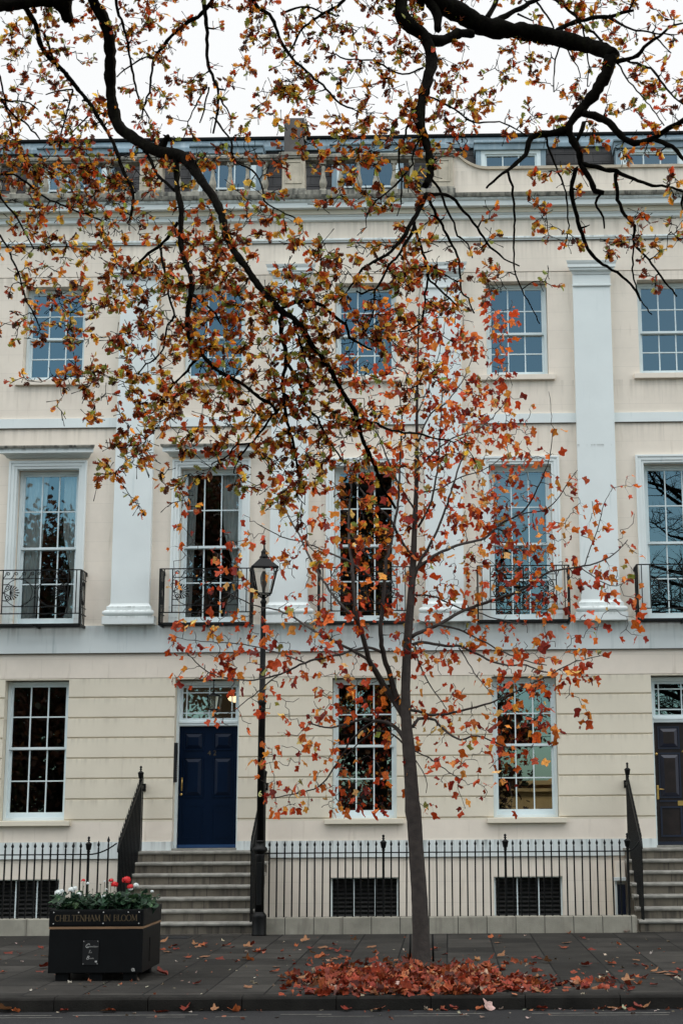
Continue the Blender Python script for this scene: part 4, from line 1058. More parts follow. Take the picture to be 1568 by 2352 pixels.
oak_mid = [
 rpath([(930, 770), (925, 900), (950, 1020), (955, 1100), (935, 1200), (940, 1330), (960, 1480), (1000, 1600), (1020, 1720), (1040, 1820)], 5, 1.8, *ZB),
 rpath([(1000, 830), (1040, 960), (1080, 1080), (1095, 1160)], 3, 1.6, *ZB),
 rpath([(955, 1100), (1020, 1180), (1060, 1300), (1070, 1370), (1150, 1450), (1230, 1600), (1300, 1700)], 3.6, 1.5, *ZB),
 rpath([(930, 740), (1010, 710), (1100, 700), (1180, 730), (1260, 800), (1330, 850), (1360, 930), (1430, 980), (1500, 1010)], 4.5, 1.8, *ZB),
 rpath([(520, 930), (620, 950), (720, 990), (830, 1015), (950, 1030), (1060, 1060), (1150, 1080)], 3, 1.4, *ZE),
 rpath([(265, 200), (220, 270), (150, 350), (80, 400), (20, 450), (-30, 520)], 3.6, 2, *ZB),
 rpath([(355, 660), (430, 710), (500, 780), (540, 850)], 3.2, 1.6, *ZB),
 rpath([(410, 1050), (340, 1120), (280, 1190), (220, 1260), (150, 1330)], 3, 1.5, *ZB),
 rpath([(150, 360), (180, 520), (210, 680), (240, 790), (200, 850), (185, 950), (150, 1040), (60, 1110), (10, 1170)], 2.6, 1.2, *ZB),
 rpath([(240, 790), (300, 870), (330, 900)], 2, 1.5, *ZB),
 rpath([(940, 1360), (860, 1440), (790, 1540), (730, 1610), (640, 1620), (560, 1700), (480, 1740)], 2.6, 1.2, *ZB),
 rpath([(730, 1610), (660, 1690), (620, 1800)], 2, 1.2, *ZB),
 rpath([(300, 230), (340, 340), (400, 480)], 3, 2, *ZA),
 rpath([(930, 950), (1000, 1060), (1060, 1170), (1130, 1240), (1180, 1290)], 3.6, 3, *ZA),
 [(500, -75, 6)] + rpath([(1440, -20), (1370, 90), (1270, 150), (1190, 210), (1130, 280), (1080, 350), (1040, 400), (1020, 520), (1010, 620), (970, 730), (960, 800)], 4.6, 1.6, *ZA),
 rpath([(1040, 395), (980, 385), (900, 430), (840, 470), (790, 520)], 2, 1.3, *ZA),
 [(472, -75, 5)] + rpath([(1380, 0), (1390, 120), (1400, 220), (1400, 340), (1410, 440), (1450, 540), (1475, 640), (1470, 740), (1460, 810), (1440, 900)], 4.4, 1.8, *ZA),
 rpath([(1460, 810), (1510, 880), (1560, 950), (1570, 1050), (1600, 1100), (1700, 1150), (1770, 1250), (1780, 1350), (1850, 1400), (1990, 1470)], 2.2, 1.4, *ZA),
 rpath([(1400, 590), (1340, 680), (1270, 820)], 1.8, 1.2, *ZA), rpath([(1412, 590), (1380, 740), (1350, 830)], 1.8, 1.2, *ZA), rpath([(1480, 640), (1530, 740), (1568, 800)], 1.9, 1.2, *ZA),
 [(268, -60, 4)] + rpath([(790, 30), (830, 160), (860, 260), (880, 400), (910, 540), (930, 640), (970, 730), (1010, 800)], 3, 1.6, *ZA),
 rpath([(-80, 560), (0, 660), (60, 740), (110, 790), (170, 830), (240, 900), (270, 940)], 2.6, 1.5, *ZA),
 rpath([(-60, 1190), (0, 1180), (90, 1180), (180, 1230), (270, 1310), (380, 1370), (500, 1420), (620, 1460), (700, 1500)], 2.6, 1.4, *ZA),
 rpath([(0, 665), (120, 690), (200, 700), (260, 740)], 2, 1.2, *ZA), rpath([(495, 610), (470, 690), (450, 780), (420, 900), (400, 1020)], 2, 1.3, *ZA),
 rpath([(610, 770), (540, 840), (480, 910)], 2, 1.2, *ZA), rpath([(495, 605), (400, 612), (310, 640)], 2, 1.2, *ZA),
 rpath([(-70, 1100), (-10, 1300), (60, 1400), (130, 1500), (170, 1568), (230, 1680)], 2.4, 1.5, *ZA),
 rpath([(-40, -100), (30, 0), (80, 120), (110, 220), (160, 320), (180, 370)], 2.2, 1.3, (lambda x: .52 * x), (lambda y: 564.5 + .52 * y)),
 rpath([(-200, 300), (-60, 420), (0, 520), (40, 700), (90, 900)], 2.4, 1.4, *ZA),
 rpath([(980, 540), (930, 640), (880, 730), (830, 820), (780, 880), (720, 930), (640, 970), (570, 1020), (530, 1090), (480, 1150)], 5, 1.8, *ZC),
 rpath([(900, 720), (860, 830), (800, 930), (740, 1000), (690, 1090), (650, 1150), (570, 1170), (530, 1160)], 3.4, 1.5, *ZC),
 rpath([(900, 740), (930, 840), (970, 950), (985, 1070), (970, 1180), (950, 1330), (900, 1400), (800, 1420)], 3, 1.4, *ZC),
 rpath([(985, 550), (1040, 680), (1090, 770), (1140, 870), (1180, 960), (1190, 1080), (1200, 1160), (1240, 1210), (1280, 1300)], 3, 1.4, *ZC),
 rpath([(985, 540), (1070, 540), (1130, 555), (1190, 620), (1250, 690), (1300, 760), (1360, 850), (1420, 910), (1500, 970), (1568, 1000)], 3.6, 1.5, *ZC),
 rpath([(1000, 430), (1060, 510), (1100, 620), (1150, 720), (1170, 800), (1240, 860), (1270, 950)], 2.8, 1.3, *ZC),
 rpath([(985, 1070), (1060, 1150), (1150, 1230), (1200, 1290)], 2.4, 1.3, *ZC), rpath([(970, 1000), (1030, 1010), (1100, 1060), (1180, 1100)], 2.4, 1.2, *ZC),
 rpath([(650, 1150), (640, 1250), (620, 1350), (560, 1450)], 2, 1.2, *ZC),
 rpath([(900, 0), (850, 130), (800, 300), (820, 450), (810, 600), (790, 680)], 2.4, 1.2, *ZC), rpath([(960, 130), (900, 260), (870, 380), (760, 500), (640, 600), (590, 700)], 2.4, 1.2, *ZC),
 rpath([(1095, 745), (1075, 830), (1090, 930), (1120, 1030), (1160, 1120), (1230, 1180), (1300, 1220), (1360, 1290), (1380, 1330)], 5, 1.8, *Z2),
 rpath([(1115, 725), (1160, 800), (1180, 845), (1218, 852)], 5.5, 5, *Z2), rpath([(1205, 855), (1180, 900), (1215, 960), (1220, 1010)], 3, 1.5, *Z2),
 rpath([(1115, 725), (1200, 740), (1270, 760), (1350, 790), (1430, 820), (1500, 825), (1600, 860)], 5, 2.2, *Z2),
 rpath([(1270, 760), (1275, 850), (1300, 930), (1350, 1000), (1350, 1070), (1400, 1130), (1460, 1210), (1540, 1310)], 4, 1.6, *Z2),
 rpath([(1350, 1070), (1345, 1190), (1370, 1300), (1430, 1390)], 2, 1.2, *Z2),
 rpath([(1060, 570), (980, 590), (900, 610), (870, 680), (820, 730), (770, 770), (700, 830)], 8, 2, *Z2),
 rpath([(795, 760), (820, 880), (825, 1000), (825, 1190), (870, 1300), (935, 1430)], 2.6, 1.0, *Z2),
 rpath([(1130, 500), (1200, 520), (1260, 560), (1310, 620), (1380, 630), (1440, 610), (1500, 570), (1620, 500)], 8, 5, *Z2),
 rpath([(1440, 615), (1500, 640), (1560, 690), (1590, 760), (1560, 900)], 5, 2.5, *Z2),
 rpath([(960, 600), (1000, 720), (1050, 850), (1060, 1000), (1040, 1100)], 2.2, 1.1, *Z2),
 rpath([(1130, 540), (1110, 600), (1085, 650)], 5, 2.4, *Z2),
 rpath([(650, 235), (740, 180), (820, 150), (920, 130), (1040, 120), (1130, 90), (1210, 75)], 5.5, 3, *ZD),
 rpath([(1040, 130), (1110, 170), (1200, 210), (1350, 235), (1500, 250)], 3, 1.4, *ZD), rpath([(1350, 235), (1400, 300), (1480, 380)], 2, 1.2, *ZD),
 rpath([(150, 140), (200, 70), (250, -40)], 6, 5, *ZD), rpath([(200, 160), (330, 100), (430, 40), (560, -20)], 6.5, 4, *ZD), rpath([(520, 20), (590, 110), (640, 200)], 2.4, 1.6, *ZD),
 rpath([(600, -30), (720, 50), (800, 120), (850, 190), (950, 260), (1020, 340)], 3.4, 2.2, *ZD), rpath([(1180, 75), (1220, 0), (1250, -40)], 2.4, 1.8, *ZD),
 rpath([(1090, 445), (1160, 430), (1240, 400), (1290, 340), (1360, 280), (1430, 230), (1500, 180), (1600, 160)], 5, 1.8, *ZD),
 rpath([(1160, 430), (1230, 460), (1340, 490), (1380, 550), (1450, 640), (1500, 700), (1600, 780)], 3, 1.6, *ZD),
 rpath([(850, 200), (870, 330), (890, 480), (880, 620)], 2, 1.2, *ZD), rpath([(690, 330), (650, 430), (640, 560), (640, 660)], 1.8, 1.1, *ZD), rpath([(720, 340), (790, 440), (830, 560)], 1.6, 1.1, *ZD),
 rpath([(1100, 460), (1160, 560), (1240, 650), (1330, 760), (1430, 900)], 1.8, 1.2, *ZD), rpath([(380, 100), (430, 120), (490, 150)], 2.4, 1.4, *ZD),
 [(600, -75, 5)] + rpath([(1120, 0), (1200, 80), (1240, 180), (1290, 260), (1370, 330), (1440, 390), (1500, 460), (1560, 480)], 4, 1.6, *Z1),
 [(820, -75, 5), (790, 0, 3.5), (700, 60, 2.5), (660, 130, 1.6)], rpath([(1240, 60), (1330, 30), (1420, 50), (1500, 70)], 2.4, 1.4, *Z1),
 rpath([(420, 300), (330, 330), (200, 270), (80, 260), (0, 230)], 2.2, 1.2, *Z2), rpath([(450, 430), (560, 480), (640, 540), (760, 540), (880, 600)], 2.2, 1.4, *Z2),
]
oak = empty('oak_tree', (-6.5, -19.8, -.02)); tag(oak, 'old oak reaching dark crooked limbs and rust coloured leaves over the top of the picture', 'tree')
def oak_depth(x, y): return -12.7 + .75 * sin(x / 190 + 1) + .55 * sin(y / 230 + x / 410)
def add_depth(path, fn): return [(x, y, fn(x, y), r) for x, y, r in path]
oloc = np.array([-6.5, -19.8, -.02])
def world_tube(mb, path, sides, rough=0.0):
    pts = []; rs = []
    for (x, y, Y, r) in path:
        pts.append(tuple(at(x, y, Y=Y) - BASE)); rs.append(r * px_scale(Y) * (1 + (RNG.normal(0, rough) if rough else 0)))
    mb.tube(pts, rs, sides)
BASE = oloc
skel = []
for P_ in oak_big:
    sp = add_depth(smooth_path(P_, 9), oak_depth); skel += sp
    mb = MB(); world_tube(mb, sp, 14, .08)
    mb.v = [(x + RNG.normal(0, .0035), y + RNG.normal(0, .0035), z + RNG.normal(0, .0035)) for x, y, z in mb.v]      # rough, furrowed bark
    for _ in range(max(1, len(sp) // 14)):      # knots and snapped spurs
        q = sp[RNG.integers(1, len(sp) - 1)]; c_ = at(q[0], q[1], Y=q[2]) - BASE; r_ = q[3] * px_scale(q[2]); d_ = RNG.normal(0, 1, 3); d_ /= np.linalg.norm(d_)
        mb.tube([tuple(c_), tuple(c_ + d_ * r_ * 1.15), tuple(c_ + d_ * r_ * 1.7 + RNG.normal(0, .01, 3))], [r_ * .6, r_ * .42, r_ * .16], 7)
    mb.build('limb', m_oakbark, oak)
mb = MB()
for P_ in oak_mid:
    sp = smooth_path(P_, 11)
    sp = [(x + (RNG.normal(0, 1.1) if 0 < i < len(sp) - 1 else 0), y + (RNG.normal(0, 1.1) if 0 < i < len(sp) - 1 else 0), r * 1.22) for i, (x, y, r) in enumerate(sp)]
    sp = add_depth(sp, oak_depth); skel += sp
    world_tube(mb, sp, 7, .08)
mb.build('branches', m_oakbark, oak)
# trunk and the arms that carry the limbs, beside and above the camera
tr = MB(); tr.tube([tuple(np.array(p) - oloc) for p in [(-6.5, -19.8, -.3), (-6.45, -19.8, .4), (-6.4, -19.7, 2.5), (-6.2, -19.4, 5), (-5.9, -18.6, 7.2), (-5.4, -17.2, 8.6)]], [.62, .48, .42, .40, .36, .26], 18)
a0 = at(-90, 30, Y=oak_depth(-90, 30)); tr.tube([tuple(np.array(p) - oloc) for p in [(-5.9, -18.6, 7.2), (-5.3, -16, 8.4), (-4.7, -14.2, 8.9), tuple(a0)]], [.3, .2, .12, .075], 12)
a1 = at(880, -70, Y=oak_depth(880, -70)); tr.tube([tuple(np.array(p) - oloc) for p in [(-5.9, -18.6, 7.2), (-5.0, -17.6, 9.8), (-3.2, -16, 10.6), (-1.6, -14.3, 10.0), tuple(a1)]], [.32, .24, .19, .14, .10], 12)
tr.build('trunk', m_oakbark, oak)

OAK_ROWS = ['5435445646222443', '6523245577643353', '6435226477641324', '8623443465321212', '6864321145112211', '5467664224321224',
            '4366654456541001', '4553566666400000', '0564567664100000', '0246546652000000', '0044325652100000', '0011124431000000', '0000000211000000']
OAK_ROWS = [[int(c) for c in r] for r in OAK_ROWS]
OAK_ROWS[6] = [4, 3, 6, 6, 6, 5, 4, 4, 5, 6, 5, 4, 1, 0, 0, 1]
OAK_ROWS[7] = [4, 5, 5, 3, 5, 6, 6, 6, 6, 5, 4, 0, 0, 0, 0, 0]
OAK_ROWS[8] = [1, 5, 5, 4, 5, 6, 7, 6, 5, 3, 1, 0, 0, 0, 0, 0]
OAK_ROWS[9] = [0, 2, 4, 6, 5, 4, 6, 6, 4, 2, 0, 0, 0, 0, 0, 0]
OAK_ROWS[10] = [0, 0, 3, 5, 3, 2, 5, 6, 5, 2, 1, 0, 0, 0, 0, 0]
for r_ in (2, 3, 4, 5, 6): OAK_ROWS[r_][:3] = [v_ + 2 for v_ in OAK_ROWS[r_][:3]]
for r_ in range(6, 11): OAK_ROWS[r_][3:8] = [v_ + 2.2 for v_ in OAK_ROWS[r_][3:8]]
tg = grid_points(OAK_ROWS, 4.1, clump=3)
top = grid_points([[5] * 16], 2.0); top[:, 1] -= 98; tg = np.concatenate([tg, top])
twigs = grow(skel, tg, None, 1.8, None, .06, .95, 2.8, .22)
mb = MB(); P, D, C, S = [], [], [], []
for tw in twigs:
    world_tube(mb, tw, 4)
    w3 = np.array([at(x, y, Y=Y) for x, y, Y, r in tw]); e = w3[-1]; dirv = w3[-1] - w3[-2]; dirv /= np.linalg.norm(dirv) + 1e-9
    nl = RNG.integers(3, 8) if RNG.random() < .78 else 0
    for _ in range(nl):
        d = dirv + RNG.normal(0, .75, 3) + np.array([0, 0, -.25]); P.append(e + RNG.normal(0, .012, 3)); D.append(d)
    Lw = np.linalg.norm(w3[-1] - w3[0])
    for _ in range(int(min(4, Lw / .09))):
        t = RNG.uniform(.35, .95) * (len(w3) - 1); i = int(t); q = w3[i] + (w3[min(i + 1, len(w3) - 1)] - w3[i]) * (t - i)
        P.append(q); D.append(dirv * .5 + RNG.normal(0, 1, 3) + np.array([0, 0, -.2]))
    # short bare spur
    for _k in range(RNG.integers(1, 4)):
        d = dirv + RNG.normal(0, .8, 3); mb.tube([tuple(w3[-2] - oloc), tuple(w3[-2] - oloc + d * .03), tuple(w3[-2] - oloc + d * .05 + RNG.normal(0, .006, 3))], [.0028, .0024, .0042], 3)
mb.build('twigs', m_oakbark, oak)
P = np.array(P); D = np.array(D); n = len(P)
oakpal = [(.30, .045, .010, 4), (.48, .12, .014, 4.2), (.70, .29, .028, 3.6), (.74, .48, .06, 2.6), (.24, .26, .05, 3.4), (.075, .02, .008, 4), (.52, .065, .012, 2)]
# neighbouring leaves share a tone
C = pick(oakpal, n)
leaves_mesh('foliage', 'oak', P - oloc, D, RNG.normal(0, 1, (n, 3)), RNG.uniform(.036, .074, n), C, m_oakleaf, oak)
print('oak leaves', n)

# ---------------------------------------------------------------- young street tree
TB = np.array([-.33, -6.4, 0.0]); BASE = TB
yt = empty('young_street_tree', tuple(TB)); tag(yt, 'slender young tree with sparse orange red leaves standing in the pavement by the kerb', 'tree')
def tdepth(x, y):
    a = min(1.0, abs(x - 946) / 260); return -6.4 + a * 1.15 * sin(x / 83 + y / 150 + 2 * sin(y / 310))
trunk = [(968, 2226, 25), (967, 2195, 20), (966, 2150, 18.5), (962, 2050, 17.5), (955, 1950, 16.5), (951, 1885, 16.5), (948, 1862, 18.5), (946, 1840, 16), (944, 1800, 15), (938, 1720, 14), (933, 1665, 12.5), (931, 1590, 10.5), (934, 1500, 10), (938, 1440, 9.5), (942, 1390, 9), (948, 1300, 7.6), (952, 1200, 6), (956, 1100, 4.8), (957, 950, 3.2), (959, 820, 2.2), (962, 700, 1.2)]
sk = [(x, y, -6.4, r) for x, y, r in smooth_path(trunk, 14)]
mb = MB(); world_tube(mb, sk, 16, .012)
mb.build('trunk', m_bark, yt)
skel = list(sk)
yb = [
 rpath([(440, 1150), (390, 1040), (310, 920), (230, 800), (170, 690), (110, 590), (70, 440), (30, 300), (0, 180)], 9, 5, *ZG) + rpath([(505, 1850), (482, 1700), (485, 1500), (500, 1380), (490, 1250)], 4, 1.5, *ZE),
 rpath([(400, 1010), (330, 880), (290, 740), (250, 620), (215, 480), (210, 300), (225, 150), (235, 0)], 7.5, 4.5, *ZG) + rpath([(720, 1850), (750, 1720), (780, 1560), (800, 1400), (810, 1200), (820, 950), (800, 760)], 4.2, 1.2, *ZE),
 rpath([(395, 1240), (340, 1160), (260, 1110), (160, 1100), (60, 1080), (-40, 1110), (-200, 1150), (-380, 1120)], 5.5, 1.6, *ZG),
 rpath([(160, 1100), (40, 1180), (-60, 1300), (-160, 1460), (-300, 1640), (-520, 1700), (-680, 1730)], 2.6, 1.2, *ZG),
 rpath([(390, 1280), (310, 1210), (200, 1180), (60, 1250), (-60, 1380), (-150, 1560)], 2.4, 1.1, *ZG),
 rpath([(410, 1000), (480, 1010), (600, 1045), (720, 1045), (850, 1020), (1000, 980), (1100, 950), (1250, 890), (1400, 810), (1568, 740)], 3.8, 1.4, *ZG),
 rpath([(470, 1150), (520, 1080), (590, 1070), (650, 1090), (720, 1160), (800, 1230), (860, 1250), (1000, 1220), (1110, 1260), (1250, 1320)], 4, 1.4, *ZG),
 rpath([(460, 410), (500, 385), (560, 360), (700, 300), (850, 210), (1000, 150), (1150, 100), (1300, 50), (1400, 0)], 5, 3, *ZG) + [(1260, 1315, 2.4), (1340, 1300, 2), (1400, 1280, 1.5), (1440, 1240, 1.1)],
 rpath([(470, 470), (520, 452), (600, 460), (740, 480), (880, 490), (1000, 550), (1120, 610), (1250, 640), (1400, 640)], 4, 2, *ZG) + [(1260, 1545, 1.6), (1320, 1520, 1.4), (1385, 1505, 1)],
 rpath([(690, 310), (850, 350), (1000, 420), (1150, 500), (1300, 570), (1450, 620), (1568, 640)], 2.6, 1.2, *ZG),
 rpath([(470, 60), (620, 70), (720, 110), (850, 170), (1000, 210), (1200, 270), (1400, 300)], 2.6, 1.1, *ZG),
 rpath([(850, 500), (930, 620), (1000, 740), (1080, 830), (1130, 900)], 1.6, .9, *ZG), rpath([(485, 470), (530, 640), (600, 780), (680, 900), (750, 1000)], 2, 1, *ZG),
 rpath([(480, 1340), (600, 1400), (700, 1470), (800, 1540), (900, 1590)], 1.8, .9, *ZG), rpath([(495, 1420), (550, 1510), (590, 1620), (580, 1690)], 1.3, .7, *ZG),
 [(878, 1500, 3.6), (843, 1488, 3.2), (780, 1503, 3), (700, 1522, 2.6), (640, 1550, 2.2), (560, 1562, 1.8), (480, 1545, 1.4), (430, 1500, 1)],
 [(846, 1515, 3.6), (790, 1485, 3.2), (720, 1450, 2.8), (680, 1422, 2.4), (640, 1402, 2), (590, 1392, 1.6), (520, 1360, 1.2)],
 [(700, 1522, 2), (640, 1500, 1.6), (560, 1480, 1.3), (490, 1475, 1), (430, 1470, .8)], [(640, 1550, 1.8), (590, 1590, 1.4), (545, 1625, 1), (520, 1640, .8)],
 rpath([(890, 1960), (930, 1850), (1000, 1730), (1080, 1560), (1180, 1250), (1250, 1100)], 4.6, 1.4, *ZE),
 rpath([(900, 1900), (1050, 1790), (1200, 1730), (1350, 1690), (1450, 1600), (1568, 1540)], 4, 2.2, *ZE) + [(1225, 1140, 1.8), (1258, 1060, 1.3), (1268, 995, .9)],
 [(1192, 1181, 1.8), (1260, 1165, 1.4), (1310, 1100, 1), (1325, 1080, .7)], [(1340, 1300, 1.4), (1370, 1220, 1.2), (1385, 1160, .9), (1400, 1130, .7)], [(1330, 1302, 1.5), (1400, 1345, 1.1), (1450, 1330, .8)],
 rpath([(890, 1820), (800, 1680), (740, 1560), (620, 1450), (480, 1270), (420, 1100)], 4, 1.2, *ZE),
 rpath([(895, 1500), (820, 1380), (740, 1220), (680, 1060), (600, 930), (580, 800)], 2.6, 1, *ZE), rpath([(925, 1620), (1000, 1480), (1040, 1300), (1060, 1100), (1070, 900), (1080, 700)], 3, 1, *ZE),
 rpath([(925, 1080), (1000, 900), (1100, 830), (1200, 700), (1260, 560), (1300, 420)], 2.2, .8, *ZE), rpath([(915, 820), (850, 640), (760, 540), (740, 400)], 1.6, .7, *ZE), rpath([(918, 900), (1000, 700), (1060, 500), (1100, 300)], 1.6, .7, *ZE),
 rpath([(550, 2230), (400, 2080), (250, 1850), (180, 1700), (100, 1550), (60, 1450)], 3.6, 1.2, *ZE), rpath([(700, 2000), (500, 1850), (350, 1780), (200, 1720), (50, 1680), (-100, 1600)], 2.8, 1, *ZE),
 rpath([(920, 1250), (1020, 1150), (1150, 1050), (1300, 1000), (1420, 900), (1500, 780)], 2.2, .9, *ZE), rpath([(930, 1400), (1050, 1380), (1200, 1300), (1350, 1250), (1500, 1150)], 2.2, .9, *ZE),
]
mb = MB()
for P_ in yb:
    sp = smooth_path(P_, 11)
    sp = [(x + (RNG.normal(0, .7) if 0 < i < len(sp) - 1 else 0), y + (RNG.normal(0, .7) if 0 < i < len(sp) - 1 else 0), tdepth(x, y) if i > 0 else -6.4, max(r * .95, .6)) for i, (x, y, r) in enumerate(sp)]
    # ease the first stretch out from the parent
    d0 = tdepth(sp[0][0], sp[0][1]); skel += sp; world_tube(mb, sp, 7)
mb.build('branches', m_bark, yt)
YR = {6: [(9, 3)], 7: [(8, 2), (9, 6), (10, 5), (11, 3)], 8: [(8, 3), (9, 5), (10, 5), (11, 5)], 9: [(8, 3), (9, 5), (10, 6), (11, 6), (12, 1)], 10: [(7, 2), (8, 3), (9, 4), (10, 5), (11, 6), (12, 4)],
      11: [(6, 3), (7, 2), (8, 3), (9, 4), (10, 4), (11, 6), (12, 4), (13, 2), (14, 1)], 12: [(4, 2), (5, 5), (6, 3), (7, 3), (8, 5), (9, 5), (10, 5), (11, 6), (12, 5), (13, 3), (14, 2)],
      13: [(4, 2), (5, 5), (6, 5), (7, 4), (8, 5), (9, 5), (10, 6), (11, 5), (12, 6), (13, 4), (14, 3)], 14: [(4, 3), (5, 5), (6, 4), (7, 5), (8, 4), (9, 4), (10, 4), (11, 4), (12, 4), (13, 2), (14, 1)],
      15: [(4, 4), (5, 5), (6, 5), (7, 4), (8, 3), (9, 3), (10, 4), (11, 4), (12, 5), (13, 5)], 16: [(5, 4), (6, 3), (7, 3), (8, 2), (9, 3), (10, 4), (11, 4), (12, 4), (13, 1)],
      17: [(6, 3), (7, 3), (8, 2), (9, 2), (10, 3), (11, 4), (12, 2)], 18: [(6, 3), (7, 4), (8, 3), (9, 1), (10, 2), (11, 2)], 19: []}
rows = []
for r_ in range(6, 20):
    row = [0] * 16
    for c_, v_ in YR.get(r_, []): row[c_] = v_
    if 7 <= r_ <= 12: row[9:12] = [v_ + 2.8 for v_ in row[9:12]]
    rows.append(row)
tg = grid_points(rows, 5.8, first=6)
keep = []
for p_ in tg:                                   # the lantern head and the hall lamp stay mostly clear of leaves
    if (566 < p_[0] < 655 and 1235 < p_[1] < 1395 and RNG.random() < .85) or (450 < p_[0] < 552 and 1560 < p_[1] < 1640 and RNG.random() < .7): continue
    keep.append(p_)
tg = np.array(keep)
tw2 = grow(skel, tg, None, 1.0, None, -.03, .68, 1.6, .2)
mb = MB(); P, D, S = [], [], []
for tw in tw2:
    world_tube(mb, tw, 4)
    w3 = np.array([at(x, y, Y=Y) for x, y, Y, r in tw]); e = w3[-1]; dirv = w3[-1] - w3[-2]; dirv /= np.linalg.norm(dirv) + 1e-9
    for _ in range(RNG.integers(0, 4)):
        t = 1 if RNG.random() < .5 else RNG.uniform(.3, 1); q = w3[0] + (e - w3[0]) * t if t < 1 else e
        pd = dirv * .6 + RNG.normal(0, .8, 3); pd /= np.linalg.norm(pd); tip = q + pd * RNG.uniform(.04, .09) + np.array([0, 0, -.015])
        mb.tube([tuple(q - TB), tuple((q + tip) / 2 - TB + np.array([0, 0, .006])), tuple(tip - TB)], [.0014, .001, .001], 3)
        P.append(tip); D.append(pd * .5 + RNG.normal(0, .35, 3) + np.array([0, 0, -.65])); S.append(RNG.uniform(.05, .115) if RNG.random() < .72 else (RNG.uniform(.028, .05) if RNG.random() < .8 else RNG.uniform(.12, .15)))
mb.build('twigs', m_bark, yt)
P = np.array(P); D = np.array(D); n = len(P)
ypal = [(.56, .070, .016, 6), (.70, .16, .022, 4.4), (.78, .31, .05, 2.4), (.74, .47, .15, .9), (.24, .022, .012, 3), (.30, .30, .06, .2)]
leaves_mesh('foliage', 'tulip', P - TB, D, RNG.normal(0, 1, (n, 3)), np.array(S), pick(ypal, n), m_tulipleaf, yt)
print('tree leaves', n)
MB().lathe([(.30, .001), (.30, .012), (.22, .02), (.16, .035)], sides=20).build('tree_pit_soil', m_soil, yt)
# rubber guards at the foot of the trunk
for s in (-1, 1):
    MB().tube([(s * .135, 0, 0), (s * .13, 0, .34)], [.014, .012], 6).build('trunk_guard', m_iron, yt)

# ---------------------------------------------------------------- fallen leaves
fpal = [(.24, .036, .013, 5), (.32, .075, .025, 4), (.17, .022, .010, 3), (.36, .15, .07, 1.2), (.40, .27, .20, .5), (.08, .02, .012, 2)]
def ground_z(y): return 0.0 if y > -9.45 else -.125
def crumple(n, flat=.6):
    D = RNG.normal(0, 1, (n, 3)); D[:, 2] *= .22; U = RNG.normal(0, .5, (n, 3)); U[:, 2] += flat * 2; return D, U
# heap round the tree
pts = []
while len(pts) < 1900:
    x, y = RNG.uniform(640, 1450), RNG.uniform(2205, 2300)
    t = 1.0
    if x < 740: p_ = (x - 640) / 100 * .35
    elif x < 1150: p_ = 1.0
    elif x < 1250: p_ = .6
    else: p_ = .16 if abs(y - 2262) < 14 else .02
    if x < 1150 and y < 2222 + 10 * abs(sin(x / 60)): p_ *= .15
    if x > 1130 and abs(y - 2262) > 16: p_ *= .12
    if RNG.random() < p_:
        g_ = at(x, y, Z=0.0)
        if -9.40 < g_[1] < -2.5: pts.append((g_[0], g_[1], x))
pts = np.array(pts); n = len(pts); D, U = crumple(n, .25)
core = np.clip(1 - np.abs(pts[:, 2] - 940) / 320, 0, 1)
Pp = np.stack([pts[:, 0], pts[:, 1], .008 + RNG.uniform(0, 1, n) * (.010 + .045 * core)], 1)
hp = leaves_mesh('leaf_pile', 'tulip', Pp, D, U, RNG.uniform(.05, .115, n), pick(fpal, n), m_fallen)
tag(hp, 'drift of crumpled orange brown leaves heaped round the foot of the young tree', 'leaves', kind='stuff')
# small litter
n = 620; xs = RNG.uniform(0, 1568, n); ys = np.where(RNG.random(n) < .45, RNG.uniform(2306, 2322, n), RNG.uniform(2150, 2340, n))
Q = []
for x, y in zip(xs, ys):
    g_ = at(x, y, Z=0.0)
    if g_[1] < -9.44: g_ = at(x, y, Z=-.12)
    if g_[1] < -9.46 or g_[1] > -9.42:
        if not (g_[1] > -1.96): Q.append((g_[0], g_[1], g_[2] + .004))
Q = np.array(Q); n = len(Q); D, U = crumple(n, 1)
lt = leaves_mesh('leaf_litter', 'tulip', Q, D, U, RNG.uniform(.012, .055, n), pick([(.30, .10, .05, 2), (.45, .38, .30, 2), (.2, .05, .02, 2), (.12, .09, .06, 2)], n), m_fallen)
tag(lt, 'tiny leaf scraps and crumbs scattered over pavement and gutter', 'litter', kind='stuff')
